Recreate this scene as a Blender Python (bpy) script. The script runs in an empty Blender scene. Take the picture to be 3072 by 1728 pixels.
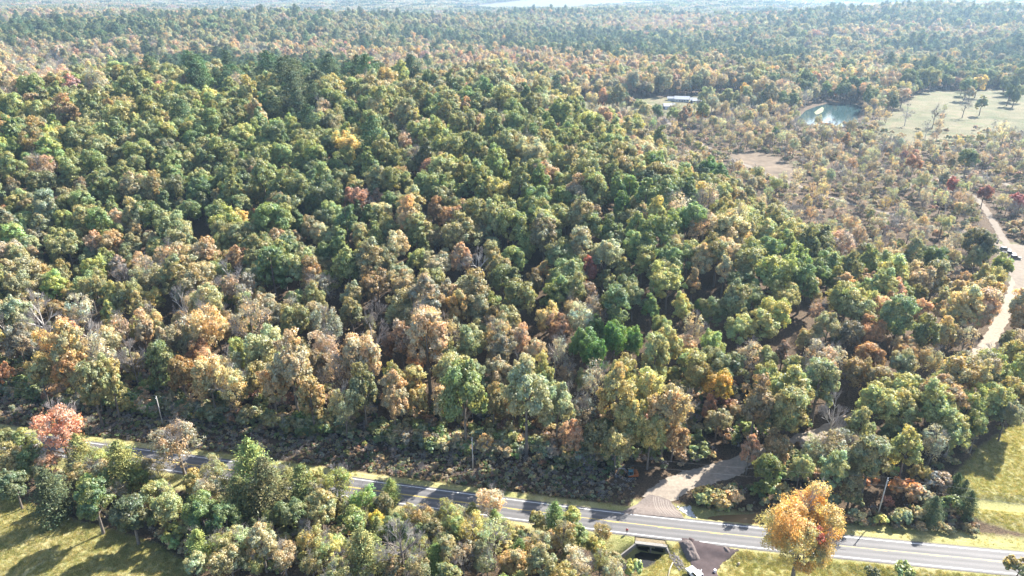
import bpy, bmesh, math, random
import numpy as np
from mathutils import Vector, Matrix, geometry
R_ = math.radians
rng = np.random.default_rng(7)
random.seed(7)
scene = bpy.context.scene

# ------------------------------------------------------------------ camera, sky, sun, exposure
F_PX, PITCH, CAM_H = 2076.0, R_(24.0), 120.0          # focal length in pixels of the 3072 wide photograph
cam_d = bpy.data.cameras.new('camera'); cam = bpy.data.objects.new('camera', cam_d)
scene.collection.objects.link(cam); scene.camera = cam
cam.location = (0, 0, CAM_H); cam.rotation_euler = (math.pi / 2 - PITCH, 0, 0)
cam_d.sensor_width = 36.0; cam_d.lens = 36.0 * F_PX / 3072.0
cam_d.clip_start = 1.0; cam_d.clip_end = 60000.0

SUN_AZ, SUN_EL = R_(46.0), R_(38.0)                    # azimuth clockwise from the view direction (+Y)
world = bpy.data.worlds.new('World'); scene.world = world; world.use_nodes = True
wn = world.node_tree.nodes; wl = world.node_tree.links
sky = wn.new('ShaderNodeTexSky'); sky.sky_type = 'NISHITA'; sky.sun_disc = False
sky.sun_elevation = SUN_EL; sky.sun_rotation = SUN_AZ
sky.altitude = 150; sky.air_density = 1.0; sky.dust_density = 1.5; sky.ozone_density = 1.0
wn['Background'].inputs[1].default_value = 0.10
wl.new(sky.outputs[0], wn['Background'].inputs[0])
sun_d = bpy.data.lights.new('sun', 'SUN'); sun = bpy.data.objects.new('sun', sun_d)
scene.collection.objects.link(sun)
sun_d.energy = 5.0; sun_d.angle = R_(0.53); sun_d.color = (1.0, 0.955, 0.89)
sdir = Vector((math.sin(SUN_AZ) * math.cos(SUN_EL), math.cos(SUN_AZ) * math.cos(SUN_EL), math.sin(SUN_EL)))
sun.rotation_euler = sdir.to_track_quat('Z', 'Y').to_euler(); sun.location = sdir * 400
scene.view_settings.view_transform = 'Standard'; scene.view_settings.look = 'None'
scene.view_settings.exposure = 1.85; scene.view_settings.gamma = 1.0; scene.view_settings.use_curve_mapping = False
cy = scene.cycles
cy.max_bounces = 5; cy.diffuse_bounces = 2; cy.glossy_bounces = 2; cy.transmission_bounces = 3
cy.volume_bounces = 0; cy.transparent_max_bounces = 8; cy.use_denoising = True; cy.denoiser = 'OPENIMAGEDENOISE'; cy.denoising_input_passes = 'RGB_ALBEDO_NORMAL'; cy.denoising_prefilter = 'ACCURATE'
cy.sample_clamp_indirect = 4.0; cy.caustics_reflective = False; cy.caustics_refractive = False

# ------------------------------------------------------------------ helpers: projection and terrain
CP, SP = math.cos(PITCH), math.sin(PITCH)
def G(px, py, z=0.0):
    """the point at height z that the photograph shows at pixel px, py"""
    dx = (px - 1536) / F_PX; dy = (864 - py) / F_PX
    d = np.array([dx, CP + dy * SP, -SP + dy * CP]); t = (z - CAM_H) / d[2]
    return np.array([d[0] * t, d[1] * t, z])
def project(x, y, z):
    Z = y * CP - (z - CAM_H) * SP
    return 1536 + F_PX * x / Z, 864 - F_PX * (y * SP + (z - CAM_H) * CP) / Z, Z
def GP(pts, z=0.0): return np.array([G(a, b, z)[:2] for a, b in pts])
def smooth(t):
    t = np.clip(t, 0, 1); return t * t * (3 - 2 * t)
def poly_sd(x, y, poly):
    """signed distance to a polygon, positive inside"""
    x = np.asarray(x, float); y = np.asarray(y, float)
    d2 = np.full(x.shape, 1e18); ins = np.zeros(x.shape, bool); n = len(poly)
    for i in range(n):
        ax, ay = poly[i]; bx, by = poly[(i + 1) % n]
        ex, ey = bx - ax, by - ay
        t = np.clip(((x - ax) * ex + (y - ay) * ey) / (ex * ex + ey * ey + 1e-12), 0, 1)
        d2 = np.minimum(d2, (x - ax - t * ex) ** 2 + (y - ay - t * ey) ** 2)
        if ay != by:
            c = ((ay > y) != (by > y)) & (x < (bx - ax) * (y - ay) / (by - ay) + ax)
            ins ^= c
    d = np.sqrt(d2); return np.where(ins, d, -d)
def line_d(x, y, pts):
    x = np.asarray(x, float); y = np.asarray(y, float); d2 = np.full(x.shape, 1e18)
    for i in range(len(pts) - 1):
        ax, ay = pts[i]; bx, by = pts[i + 1]; ex, ey = bx - ax, by - ay
        t = np.clip(((x - ax) * ex + (y - ay) * ey) / (ex * ex + ey * ey + 1e-12), 0, 1)
        d2 = np.minimum(d2, (x - ax - t * ex) ** 2 + (y - ay - t * ey) ** 2)
    return np.sqrt(d2)
# the road: centre line as measured on the ground
ROADX = np.array([-700, -420, -260, -145, -110, -74, -41, -7, 27, 53, 78, 117, 200, 330, 600.0])
ROADY = np.array([272, 216.5, 185.5, 163.0, 156.2, 149.3, 142.4, 135.9, 129.6, 125.6, 121.9, 116.6, 106, 91, 62.0])
_x = np.arange(-690, 590, 1.0); _y = np.interp(_x, ROADX, ROADY); _k = np.hanning(61); _k /= _k.sum()
_y = np.convolve(np.pad(_y, 30, 'reflect', reflect_type='odd'), _k, 'valid')
ROADX, ROADY = _x, _y
RCX, RCY = _x, _y; _t = np.gradient(_y, _x); RNX, RNY = -_t / np.sqrt(1 + _t ** 2), 1 / np.sqrt(1 + _t ** 2)
RS = np.r_[0, np.cumsum(np.hypot(np.diff(_x), np.diff(_y)))]
def road_y(x): return np.interp(x, ROADX, ROADY)
def road_off(x, y):
    """distance from the road's centre line, positive on the forest side"""
    s = (road_y(np.asarray(x) + 4) - road_y(np.asarray(x) - 4)) / 8
    return (y - road_y(x)) / np.sqrt(1 + s * s)
CREEK_DOWN = [(32.6, 125.4), (32.4, 121.5), (30.0, 119.6), (26, 118.2), (16, 115.5), (-5, 110), (-40, 104)]
CREEK_UP = [(46, 131.0), (52, 131.3), (60, 131.8), (70, 135), (82, 137), (105, 139), (140, 134)]
POND = GP([(2398, 352), (2420, 330), (2452, 318), (2480, 311), (2562, 311), (2585, 322), (2572, 345), (2570, 368), (2520, 378), (2450, 378), (2405, 366)])
def terrain(x, y):
    x = np.asarray(x, float); y = np.asarray(y, float)
    xr = np.interp(y, [200, 223, 286, 400, 560, 700], [185, 165, 132, 108, 62, -60])
    q = y + .19 * np.clip(x, -400, 60) * smooth((420 - y) / 160)
    hill = np.interp(q, [158, 180, 205, 250, 290, 350, 430, 520, 580, 650, 735], [0, 1.5, 6.5, 16, 24, 32, 38, 39.5, 36, 23, 0]) * smooth((xr - x + 20) / 115)
    hill = hill * (0.92 + 0.08 * np.sin(x / 47 + 1) * np.sin(y / 39))
    hill = hill * smooth((x + 1100) / 500)
    d = np.hypot(x, y)
    far = smooth((d - 820) / 700) * smooth((7000 - d) / 3500)
    roll = 13 * np.sin(x / 290 + .7) * np.sin(y / 390 + 1.3) + 9 * np.sin((x + .55 * y) / 470 + 2) + 5 * np.sin((x - .8 * y) / 170)
    roll = roll + 42 * np.exp(-(((x - 1250) / 420) ** 2 + ((y - 2050) / 300) ** 2)) + 22 * np.exp(-(((x + 700) / 600) ** 2 + ((y - 1900) / 220) ** 2))
    z = hill + far * (roll - 4)
    z = z + 0.35 * np.sin(x / 13 + y / 17) * np.sin(y / 11) * smooth((np.abs(road_off(x, y)) - 12) / 10) * smooth((600 - d) / 200)
    ro = road_off(x, y)
    z = z * smooth((np.abs(ro) - 7) / 8)
    verge = -0.7 * smooth((np.abs(ro) - 5.0) / 3.0) * smooth((16 - np.abs(ro)) / 5)
    z = z + np.where(np.hypot(x, y) < 400, verge, 0)
    cd = line_d(x, y, CREEK_DOWN)
    z = np.where((ro < -4.05) & (ro >= -5.4) & (np.abs(x - 32.4) < 3.45), z - 2.6, z)
    z = np.where(ro < -5.4, z - 2.3 * smooth((np.where(y > 120.6, 4.6, 3.1) - cd) / 2.2), z)
    cu = line_d(x, y, CREEK_UP)
    z = np.where(ro > 4.6, z - 1.1 * smooth((4.0 - cu) / 3.0) * smooth((ro - 4.2) / 1.5), z)
    ps = poly_sd(x, y, POND) if np.any((y > 500) & (y < 900)) else np.full(x.shape, -99.)
    z = np.where(ps > -8, z - 1.5 * smooth((ps + 4) / 6), z)
    return z
def tz(x, y): return float(terrain(np.array([x]), np.array([y]))[0])
def on_terrain(px, py, h=0.0):
    z = 0.0
    for _ in range(12):
        P = G(px, py, z + h); z = 0.5 * z + 0.5 * tz(P[0], P[1])
    P = G(px, py, z + h); P[2] = tz(P[0], P[1]); return P

# ------------------------------------------------------------------ helpers: materials
def new_mat(name):
    m = bpy.data.materials.new(name); m.use_nodes = True
    n = m.node_tree.nodes; n.clear(); out = n.new('ShaderNodeOutputMaterial')
    return m, n, m.node_tree.links, out
def noise(n, l, scale, detail=4, rough=.55, vec=None):
    t = n.new('ShaderNodeTexNoise'); t.inputs['Scale'].default_value = scale
    t.inputs['Detail'].default_value = detail; t.inputs['Roughness'].default_value = rough
    if vec: l.new(vec, t.inputs['Vector'])
    return t
def ramp(n, l, fac, stops):
    r = n.new('ShaderNodeValToRGB'); e = r.color_ramp.elements
    e[0].position, e[0].color = stops[0][0], (*stops[0][1], 1)
    e[1].position, e[1].color = stops[-1][0], (*stops[-1][1], 1)
    for p, c in stops[1:-1]:
        k = e.new(p); k.color = (*c, 1)
    l.new(fac, r.inputs[0]); return r
def math_n(n, l, op, a, b=None, clamp=False):
    m = n.new('ShaderNodeMath'); m.operation = op; m.use_clamp = clamp
    for i, v in enumerate((a, b)):
        if v is None: continue
        if isinstance(v, (int, float)): m.inputs[i].default_value = v
        else: l.new(v, m.inputs[i])
    return m.outputs[0]
def mixc(n, l, fac, a, b, mode='MIX'):
    m = n.new('ShaderNodeMix'); m.data_type = 'RGBA'; m.blend_type = mode
    for s, v in ((m.inputs[0], fac), (m.inputs[6], a), (m.inputs[7], b)):
        if isinstance(v, (int, float)): s.default_value = v
        elif isinstance(v, tuple): s.default_value = (*v, 1)
        else: l.new(v, s)
    return m.outputs[2]
def objvec(n): return n.new('ShaderNodeTexCoord').outputs['Object']
def simple(name, col, rough=.6, var=.25, scale=3.0, metal=0.0, bump=0.0, spec=.4):
    m, n, l, out = new_mat(name); b = n.new('ShaderNodeBsdfPrincipled'); v = objvec(n)
    t = noise(n, l, scale, 5, .6, v)
    r = ramp(n, l, t.outputs[0], [(.25, tuple(c * (1 - var) for c in col)), (.75, tuple(min(1, c * (1 + var)) for c in col))])
    l.new(r.outputs[0], b.inputs['Base Color']); b.inputs['Roughness'].default_value = rough
    b.inputs['Metallic'].default_value = metal; b.inputs['Specular IOR Level'].default_value = spec
    if bump:
        bp = n.new('ShaderNodeBump'); bp.inputs['Strength'].default_value = bump; bp.inputs['Distance'].default_value = .05
        l.new(t.outputs[0], bp.inputs['Height']); l.new(bp.outputs[0], b.inputs['Normal'])
    l.new(b.outputs[0], out.inputs[0]); return m
def leaf_material(name, trans=.46, gloss=.035):
    m, n, l, out = new_mat(name)
    t = n.new('ShaderNodeAttribute'); t.attribute_type = 'INSTANCER'; t.attribute_name = 'tint'
    a = n.new('ShaderNodeAttribute'); a.attribute_name = 'leafvar'
    c = n.new('ShaderNodeAttribute'); c.attribute_name = 'clumpvar'
    warm = mixc(n, l, 1.0, t.outputs['Color'], (1.27, 1.0, .68), 'MULTIPLY')
    cool = mixc(n, l, 1.0, t.outputs['Color'], (.80, 1.0, .98), 'MULTIPLY')
    base = mixc(n, l, c.outputs['Fac'], cool, warm)
    f = math_n(n, l, 'MULTIPLY_ADD', a.outputs['Fac'], .95); n_ = f.node; n_.inputs[2].default_value = .52
    col = mixc(n, l, 1.0, base, f, 'MULTIPLY')
    d = n.new('ShaderNodeBsdfDiffuse'); l.new(col, d.inputs[0])
    tr = n.new('ShaderNodeBsdfTranslucent'); tc = mixc(n, l, 1.0, col, (1.18, 1.1, .72), 'MULTIPLY'); l.new(tc, tr.inputs[0])
    mx = n.new('ShaderNodeMixShader'); mx.inputs[0].default_value = trans
    l.new(d.outputs[0], mx.inputs[1]); l.new(tr.outputs[0], mx.inputs[2])
    g = n.new('ShaderNodeBsdfGlossy'); g.inputs['Roughness'].default_value = .5; g.inputs[0].default_value = (.9, .93, 1, 1)
    m2 = n.new('ShaderNodeMixShader'); m2.inputs[0].default_value = gloss
    l.new(mx.outputs[0], m2.inputs[1]); l.new(g.outputs[0], m2.inputs[2]); l.new(m2.outputs[0], out.inputs[0])
    return m
M = {}
M['leaf'] = leaf_material('leaf')
M['needle'] = leaf_material('needle', .22, .015)
M['twig'] = simple('twig', (.40, .36, .33), .9, .3, .8)
M['bark'] = simple('bark', (.17, .14, .115), .9, .35, 1.5)
M['pale_bark'] = simple('pale_bark', (.50, .46, .41), .85, .2, 1.5)

# ------------------------------------------------------------------ helpers: objects and meshes
C = scene.collection
def tag(o, label=None, cat=None, group=None, kind=None):
    if label: o['label'] = label
    if cat: o['category'] = cat
    if group: o['group'] = group
    if kind: o['kind'] = kind
    return o
def link(name, data, parent=None, loc=None):
    o = bpy.data.objects.new(name, data); C.objects.link(o)
    if parent: o.parent = parent
    if loc is not None: o.location = loc
    return o
def empty(name, loc, rz=0.0):
    o = link(name, None, None, loc); o.rotation_euler = (0, 0, rz); o.empty_display_size = .5; return o
def arrays_mesh(name, verts, faces, k, mat=None, attrs=None, smooth_=False):
    """a mesh from an (n,3) array and an (m,k) index array"""
    me = bpy.data.meshes.new(name); verts = np.asarray(verts, np.float32); faces = np.asarray(faces, np.int32)
    me.vertices.add(len(verts)); me.vertices.foreach_set('co', verts.ravel())
    me.loops.add(faces.size); me.loops.foreach_set('vertex_index', faces.ravel())
    me.polygons.add(len(faces)); me.polygons.foreach_set('loop_start', np.arange(0, faces.size, k, dtype=np.int32))
    if smooth_: me.polygons.foreach_set('use_smooth', np.ones(len(faces), bool))
    me.update(calc_edges=True)
    if mat: me.materials.append(mat)
    for an, (dom, arr) in (attrs or {}).items():
        a = me.attributes.new(an, 'FLOAT', dom); a.data.foreach_set('value', np.asarray(arr, np.float32))
    return me
class MB:
    """collects shapes for one mesh"""
    def __init__(s): s.v = []; s.f = []
    def box(s, c, d, rz=0.0, taper=1.0, rot=None):
        m = rot.to_matrix() if rot is not None else Matrix.Rotation(rz, 3, 'Z'); b = len(s.v)
        for z in (-.5, .5):
            k = taper if z > 0 else 1.0
            for x, y in ((-.5, -.5), (.5, -.5), (.5, .5), (-.5, .5)):
                s.v.append(tuple(Vector(c) + m @ Vector((x * d[0] * k, y * d[1] * k, z * d[2]))))
        s.f += [tuple(b + i for i in q) for q in ((3, 2, 1, 0), (4, 5, 6, 7), (0, 1, 5, 4), (1, 2, 6, 5), (2, 3, 7, 6), (3, 0, 4, 7))]
        return s
    def tube(s, pts, rad, n=8, cap=True):
        b = len(s.v); pts = [Vector(p) for p in pts]
        for i, p in enumerate(pts):
            t = (pts[min(i + 1, len(pts) - 1)] - pts[max(i - 1, 0)]).normalized()
            a = t.orthogonal().normalized(); c = t.cross(a)
            r = rad[i] if hasattr(rad, '__len__') else rad
            for k in range(n):
                w = 2 * math.pi * k / n; s.v.append(tuple(p + a * (r * math.cos(w)) + c * (r * math.sin(w))))
        for i in range(len(pts) - 1):
            for k in range(n):
                k2 = (k + 1) % n; s.f.append((b + i * n + k, b + i * n + k2, b + i * n + n + k2, b + i * n + n + k))
        if cap:
            s.f.append(tuple(b + k for k in range(n))[::-1]); s.f.append(tuple(b + (len(pts) - 1) * n + k for k in range(n)))
        return s
    def prism(s, prof, y0, y1, inset=0.0):
        """an (x,z) outline extruded along y"""
        b = len(s.v); n = len(prof)
        s.v += [(x, y0, z) for x, z in prof] + [(x, y1, z) for x, z in prof]
        s.f.append(tuple(b + i for i in range(n))); s.f.append(tuple(b + n + i for i in range(n))[::-1])
        for i in range(n):
            j = (i + 1) % n; s.f.append((b + i, b + n + i, b + n + j, b + j))
        return s
    def quad(s, *p):
        b = len(s.v); s.v += [tuple(q) for q in p]; s.f.append(tuple(range(b, b + len(p)))); return s
    def build(s, name, mat, parent=None, loc=None, bevel=0.0, smooth_=False):
        me = bpy.data.meshes.new(name); me.from_pydata(s.v, [], s.f); me.materials.append(mat)
        bm = bmesh.new(); bm.from_mesh(me); bmesh.ops.recalc_face_normals(bm, faces=bm.faces[:])
        if bevel: bmesh.ops.bevel(bm, geom=bm.edges[:], offset=bevel, segments=2, affect='EDGES', profile=.6)
        bm.to_mesh(me); bm.free()
        if smooth_: me.polygons.foreach_set('use_smooth', [True] * len(me.polygons))
        me.update(); return link(name, me, parent, loc)
def ribbon(name, pts, width, mat, zoff, parent=None, n=3, kind='structure', edge=0.0, step=1.5, ker_n=7):
    """a strip that follows a line and lies on the terrain"""
    pts = np.array(pts, float); seg = np.r_[0, np.cumsum(np.hypot(*np.diff(pts, axis=0).T))]
    q = np.arange(0, seg[-1], step); cx = np.interp(q, seg, pts[:, 0]); cyy = np.interp(q, seg, pts[:, 1])
    ker = np.ones(ker_n) / ker_n
    cx = np.convolve(np.pad(cx, ker_n // 2, 'edge'), ker, 'valid'); cyy = np.convolve(np.pad(cyy, ker_n // 2, 'edge'), ker, 'valid')
    tx, ty = np.gradient(cx), np.gradient(cyy); ll = np.hypot(tx, ty); nx, ny = -ty / ll, tx / ll
    u = np.linspace(-.5, .5, n + 1); V = []
    for k in u:
        wv = width * k + (edge * np.sin(q * .9 + k * 9) * np.sin(q * .23) if abs(k) == .5 else 0)
        X = cx + nx * wv; Y = cyy + ny * wv; V.append(np.c_[X, Y, terrain(X, Y) + zoff])
    V = np.stack(V, 1); m = len(q); idx = np.arange(m * (n + 1)).reshape(m, n + 1)
    Fc = np.c_[idx[:-1, :-1].ravel(), idx[:-1, 1:].ravel(), idx[1:, 1:].ravel(), idx[1:, :-1].ravel()]
    Fc = Fc[:, ::-1]
    o = link(name, arrays_mesh(name, V.reshape(-1, 3), Fc, 4, mat), parent)
    if kind and not parent: o['kind'] = kind
    return o
def patch(name, poly, mat, zoff, step=1.0, jitter=.35, parent=None, height=None):
    """a polygon laid over the terrain as a fine sheet"""
    poly = np.array(poly, float); B = []
    for i in range(len(poly)):
        a, b = poly[i], poly[(i + 1) % len(poly)]; k = max(1, int(np.hypot(*(b - a)) / (step * .7)))
        for t in range(k): B.append(a + (b - a) * t / k + (rng.uniform(-jitter, jitter, 2) if t else 0))
    B = np.array(B); x0, y0 = B.min(0); x1, y1 = B.max(0)
    gx, gy = np.meshgrid(np.arange(x0, x1, step), np.arange(y0, y1, step)); gx = gx.ravel() + rng.uniform(-.2, .2, gx.size) * step; gy = gy.ravel()
    sd = poly_sd(gx, gy, B); k = sd > step * .45
    pts = [Vector(p) for p in B] + [Vector((a, b)) for a, b in zip(gx[k], gy[k])]
    n = len(B); ed = [(i, (i + 1) % n) for i in range(n)]
    v, e, f, *_ = geometry.delaunay_2d_cdt(pts, ed, [], 1, 1e-5)
    X = np.array([p.x for p in v]); Y = np.array([p.y for p in v]); Z = terrain(X, Y) + zoff
    if height is not None: Z = Z + height(X, Y, poly_sd(X, Y, B))
    f = [list(q) for q in f]
    me = bpy.data.meshes.new(name); me.from_pydata(np.c_[X, Y, Z].tolist(), [], f); me.materials.append(mat)
    bm = bmesh.new(); bm.from_mesh(me)
    for q in bm.faces:
        q.smooth = True
        if q.normal.z < 0: q.normal_flip()
    bm.to_mesh(me); bm.free(); me.update()
    return link(name, me, parent)

# ------------------------------------------------------------------ zones of the ground (metres on the map)
FIELD_LL = GP([(-500, 1400), (-60, 1478), (60, 1500), (180, 1548), (330, 1590), (470, 1630), (560, 1690), (600, 1790), (500, 2000), (-900, 2000)])
FIELD_LR = GP([(2862, 1440), (2889, 1400), (2937, 1351), (3023, 1291), (3090, 1270), (3600, 1130), (3900, 1500), (3100, 1600), (2950, 1560), (2905, 1540), (2870, 1500)])
NEAR_R = GP([(2035, 1625), (2300, 1645), (2600, 1675), (3200, 1735), (3500, 1800), (3400, 2100), (1800, 2100), (1850, 1800), (1900, 1725), (1960, 1690)])
FIELD_R = GP([(2600, 400), (2650, 352), (2690, 320), (2725, 300), (2745, 282), (2800, 265), (3200, 248), (3400, 260), (3400, 400), (3120, 400), (2980, 420), (2880, 450), (2760, 455), (2640, 440)])
HOUSE_C = GP([(1600, 320), (1690, 303), (1850, 297), (2050, 288), (2230, 276), (2330, 282), (2320, 312), (2200, 326), (2130, 334), (2080, 340), (2010, 350), (1930, 340), (1860, 330), (1700, 330)])
BROWN_C = GP([(2180, 462), (2230, 458), (2290, 455), (2350, 478), (2400, 515), (2390, 545), (2330, 545), (2260, 515)])
PALE_C = GP([(2735, 668), (2780, 655), (2850, 658), (2880, 685), (2850, 700), (2770, 700)])
PATH_C = GP([(2830, 528), (2900, 518), (2980, 528), (3000, 548), (2930, 548), (2850, 545)])
LOT_C = GP([(2985, 745), (3030, 732), (3110, 735), (3120, 800), (3080, 870), (3062, 930), (3040, 930), (3045, 850), (3005, 790)])
FAR_F = GP([(1250, 30), (1330, 24), (1500, 26), (1720, 22), (1760, 17), (2080, 14), (2330, 9), (2330, 4), (2050, 2), (1600, 2), (1420, 12)])
FAR_F2 = GP([(2560, 12), (2800, 11), (2880, 8), (2750, 4), (2600, 5)])
FAR_F3 = GP([(200, 78), (330, 72), (420, 76), (300, 82)])
DRIVE = GP([(1990, 1480), (2060, 1450), (2150, 1415), (2260, 1378), (2380, 1335), (2500, 1295), (2640, 1240), (2760, 1190), (2860, 1140), (2912, 1105), (2960, 1040), (3010, 950), (3040, 880), (3052, 830), (3045, 790)])
VROAD = GP([(1990, 352), (2010, 372), (2050, 405), (2110, 436), (2180, 470), (2230, 493), (2280, 513), (2340, 540), (2450, 580), (2600, 625), (2720, 655), (2800, 672), (2880, 690), (2960, 720), (3020, 745)])
PROAD = GP([(2700, 560), (2790, 545), (2850, 532), (2920, 528), (2975, 534), (3010, 548), (3090, 590)])
YARD = GP([(2880, 570), (2925, 590), (2965, 640), (3000, 700), (3040, 760)])
POND_FRONT = GP([(2395, 365), (2575, 365), (2560, 398), (2410, 396)])
DVIS = GP([(2905, 1112), (2930, 1085), (2975, 1010), (3020, 930), (3045, 870), (3052, 820)])
VVIS = GP([(2105, 433), (2180, 470), (2230, 493), (2280, 513), (2330, 536)])
MOUTH = GP([(1900, 1500), (1960, 1445), (2080, 1412), (2240, 1388), (2290, 1392), (2230, 1470), (2080, 1520)])
FOREST_EDGE_OFF = 18.0

def zone_arrays(x, y):
    ro = road_off(x, y); near = np.hypot(x, y) < 420
    grass = np.maximum.reduce([poly_sd(x, y, p) for p in (FIELD_LL, FIELD_LR, NEAR_R)])
    grass = np.maximum(grass, np.where(near, np.where((ro > 0) & (x < 30), 5.4, 8.3) - np.abs(ro - np.where(ro > 0, 1.2, -.6)), -50))
    dry = np.maximum.reduce([poly_sd(x, y, p) for p in (FIELD_R, BROWN_C, PALE_C, PATH_C, LOT_C, HOUSE_C)])
    pale = np.maximum.reduce([poly_sd(x, y, p) for p in (FAR_F, FAR_F2, FAR_F3)])
    should = np.where(near, np.abs(ro), 99)
    return grass, dry, pale, should
# ------------------------------------------------------------------ the ground sheet
def ground():
    th = np.unique(np.r_[np.arange(-180, -44, 6), np.arange(-44, 44.01, .2), np.arange(44, 180.1, 6)]); th = R_(1) * th
    r = np.r_[0.01, 40, 80, np.arange(104, 190, .5), np.arange(190, 320, 1.0), np.geomspace(320, 1000, 110)[1:], np.geomspace(1000, 20000, 66)[1:]]
    T, Rr = np.meshgrid(th, r); X = Rr * np.sin(T); Y = Rr * np.cos(T); sh = X.shape
    X = X.ravel(); Y = Y.ravel(); Z = terrain(X, Y)
    idx = np.arange(X.size).reshape(sh)
    Fc = np.c_[idx[:-1, :-1].ravel(), idx[1:, :-1].ravel(), idx[1:, 1:].ravel(), idx[:-1, 1:].ravel()][:, ::-1]
    g, d, p, s = zone_arrays(X, Y)
    m, n, l, out = new_mat('ground'); v = objvec(n)
    def att(nm):
        a = n.new('ShaderNodeAttribute'); a.attribute_name = nm; return a.outputs['Fac']
    big = noise(n, l, .06, 5, .6, v); mid = noise(n, l, .45, 6, .65, v); fine = noise(n, l, 2.6, 5, .7, v); tiny = noise(n, l, 9.0, 3, .7, v)
    wob = math_n(n, l, 'MULTIPLY_ADD', mid.outputs[0], 5.0); wob.node.inputs[2].default_value = -2.5
    litter = ramp(n, l, fine.outputs[0], [(.3, (.030, .022, .015)), (.45, (.075, .053, .034)), (.6, (.15, .105, .066)), (.75, (.24, .18, .115))]).outputs[0]
    gmix = math_n(n, l, 'ADD', math_n(n, l, 'MULTIPLY', big.outputs[0], .55), math_n(n, l, 'MULTIPLY', fine.outputs[0], .45))
    grass = ramp(n, l, gmix, [(.30, (.16, .175, .055)), (.43, (.27, .265, .10)), (.55, (.38, .34, .155)), (.72, (.46, .395, .25))]).outputs[0]
    dry = ramp(n, l, gmix, [(.32, (.065, .075, .036)), (.44, (.125, .13, .068)), (.51, (.165, .135, .09)), (.6, (.12, .14, .066)), (.75, (.20, .175, .125))]).outputs[0]
    pat = noise(n, l, .022, 5, .65, v); dry = mixc(n, l, 1.0, dry, ramp(n, l, pat.outputs[0], [(.35, (.62, .72, .55)), (.6, (1.15, 1.1, 1.05))]).outputs[0], 'MULTIPLY')
    pale = ramp(n, l, big.outputs[0], [(.3, (.15, .135, .10)), (.7, (.10, .11, .07))]).outputs[0]
    shl = ramp(n, l, fine.outputs[0], [(.3, (.13, .115, .09)), (.75, (.24, .21, .175))]).outputs[0]
    def over(base, col, a, soft, wobk=1.0):
        t = math_n(n, l, 'ADD', att(a), math_n(n, l, 'MULTIPLY', wob, wobk))
        f = math_n(n, l, 'DIVIDE', t, soft); f = math_n(n, l, 'ADD', f, .5, True)
        return mixc(n, l, f, base, col)
    wobb = math_n(n, l, 'MULTIPLY_ADD', big.outputs[0], 44.0); wobb.node.inputs[2].default_value = -22.0
    fdry = math_n(n, l, 'ADD', math_n(n, l, 'DIVIDE', math_n(n, l, 'ADD', att('sd_dry'), wobb), 8.0), .5, True)
    c = mixc(n, l, fdry, litter, dry)
    c = over(c, grass, 'sd_grass', 1.6, .5)
    c = over(c, pale, 'sd_pale', 20.0, .0)
    sf = math_n(n, l, 'MULTIPLY_ADD', fine.outputs[0], 1.5); sf.node.inputs[2].default_value = 3.6
    sfac = math_n(n, l, 'MULTIPLY', math_n(n, l, 'SUBTRACT', sf, att('sd_road')), 2.0, True)
    c = mixc(n, l, sfac, c, shl)
    b = n.new('ShaderNodeBsdfPrincipled'); l.new(c, b.inputs['Base Color']); b.inputs['Roughness'].default_value = .95
    b.inputs['Specular IOR Level'].default_value = .15
    bp = n.new('ShaderNodeBump'); bp.inputs['Strength'].default_value = 1.0; bp.inputs['Distance'].default_value = .35
    hh = math_n(n, l, 'ADD', fine.outputs[0], math_n(n, l, 'MULTIPLY', tiny.outputs[0], .5)); l.new(hh, bp.inputs['Height'])
    l.new(bp.outputs[0], b.inputs['Normal']); l.new(b.outputs[0], out.inputs[0])
    me = arrays_mesh('ground', np.c_[X, Y, Z], Fc, 4, m, {'sd_grass': ('POINT', g), 'sd_dry': ('POINT', d), 'sd_pale': ('POINT', p), 'sd_road': ('POINT', s)}, True)
    tag(link('ground', me), kind='structure')
ground()

# ------------------------------------------------------------------ road and tracks
def asphalt():
    m, n, l, out = new_mat('asphalt'); v = objvec(n)
    a = n.new('ShaderNodeAttribute'); a.attribute_name = 'across'
    f = noise(n, l, 5.0, 6, .7, v); g = noise(n, l, .12, 4, .6, v)
    mp = n.new('ShaderNodeMapping'); mp.inputs['Scale'].default_value = (.05, 1.2, 1); mp.inputs['Rotation'].default_value = (0, 0, .19); l.new(v, mp.inputs[0])
    st = noise(n, l, 1.0, 5, .6, mp.outputs[0])
    base = ramp(n, l, f.outputs[0], [(.3, (.088, .084, .082)), (.7, (.145, .139, .135))]).outputs[0]
    w = math_n(n, l, 'ABSOLUTE', math_n(n, l, 'SINE', math_n(n, l, 'MULTIPLY', a.outputs['Fac'], math.pi / 1.62)))
    wear = math_n(n, l, 'MULTIPLY', math_n(n, l, 'POWER', w, 2.0), math_n(n, l, 'ADD', st.outputs[0], .05))
    c = mixc(n, l, math_n(n, l, 'MULTIPLY', wear, 1.05), base, (.040, .038, .040))
    c = mixc(n, l, math_n(n, l, 'MULTIPLY', g.outputs[0], .35), c, (.165, .158, .152))
    b = n.new('ShaderNodeBsdfPrincipled'); l.new(c, b.inputs['Base Color']); b.inputs['Roughness'].default_value = .72
    b.inputs['Specular IOR Level'].default_value = .35; l.new(b.outputs[0], out.inputs[0]); return m
M['asphalt'] = asphalt()
def paint(name, col):
    m, n, l, out = new_mat(name); v = objvec(n); t = noise(n, l, 6.0, 6, .7, v)
    r = ramp(n, l, t.outputs[0], [(.28, tuple(c * .55 for c in col)), (.45, col), (.8, tuple(min(1, c * 1.1) for c in col))])
    b = n.new('ShaderNodeBsdfPrincipled'); l.new(r.outputs[0], b.inputs['Base Color']); b.inputs['Roughness'].default_value = .6; l.new(b.outputs[0], out.inputs[0]); return m
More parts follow.
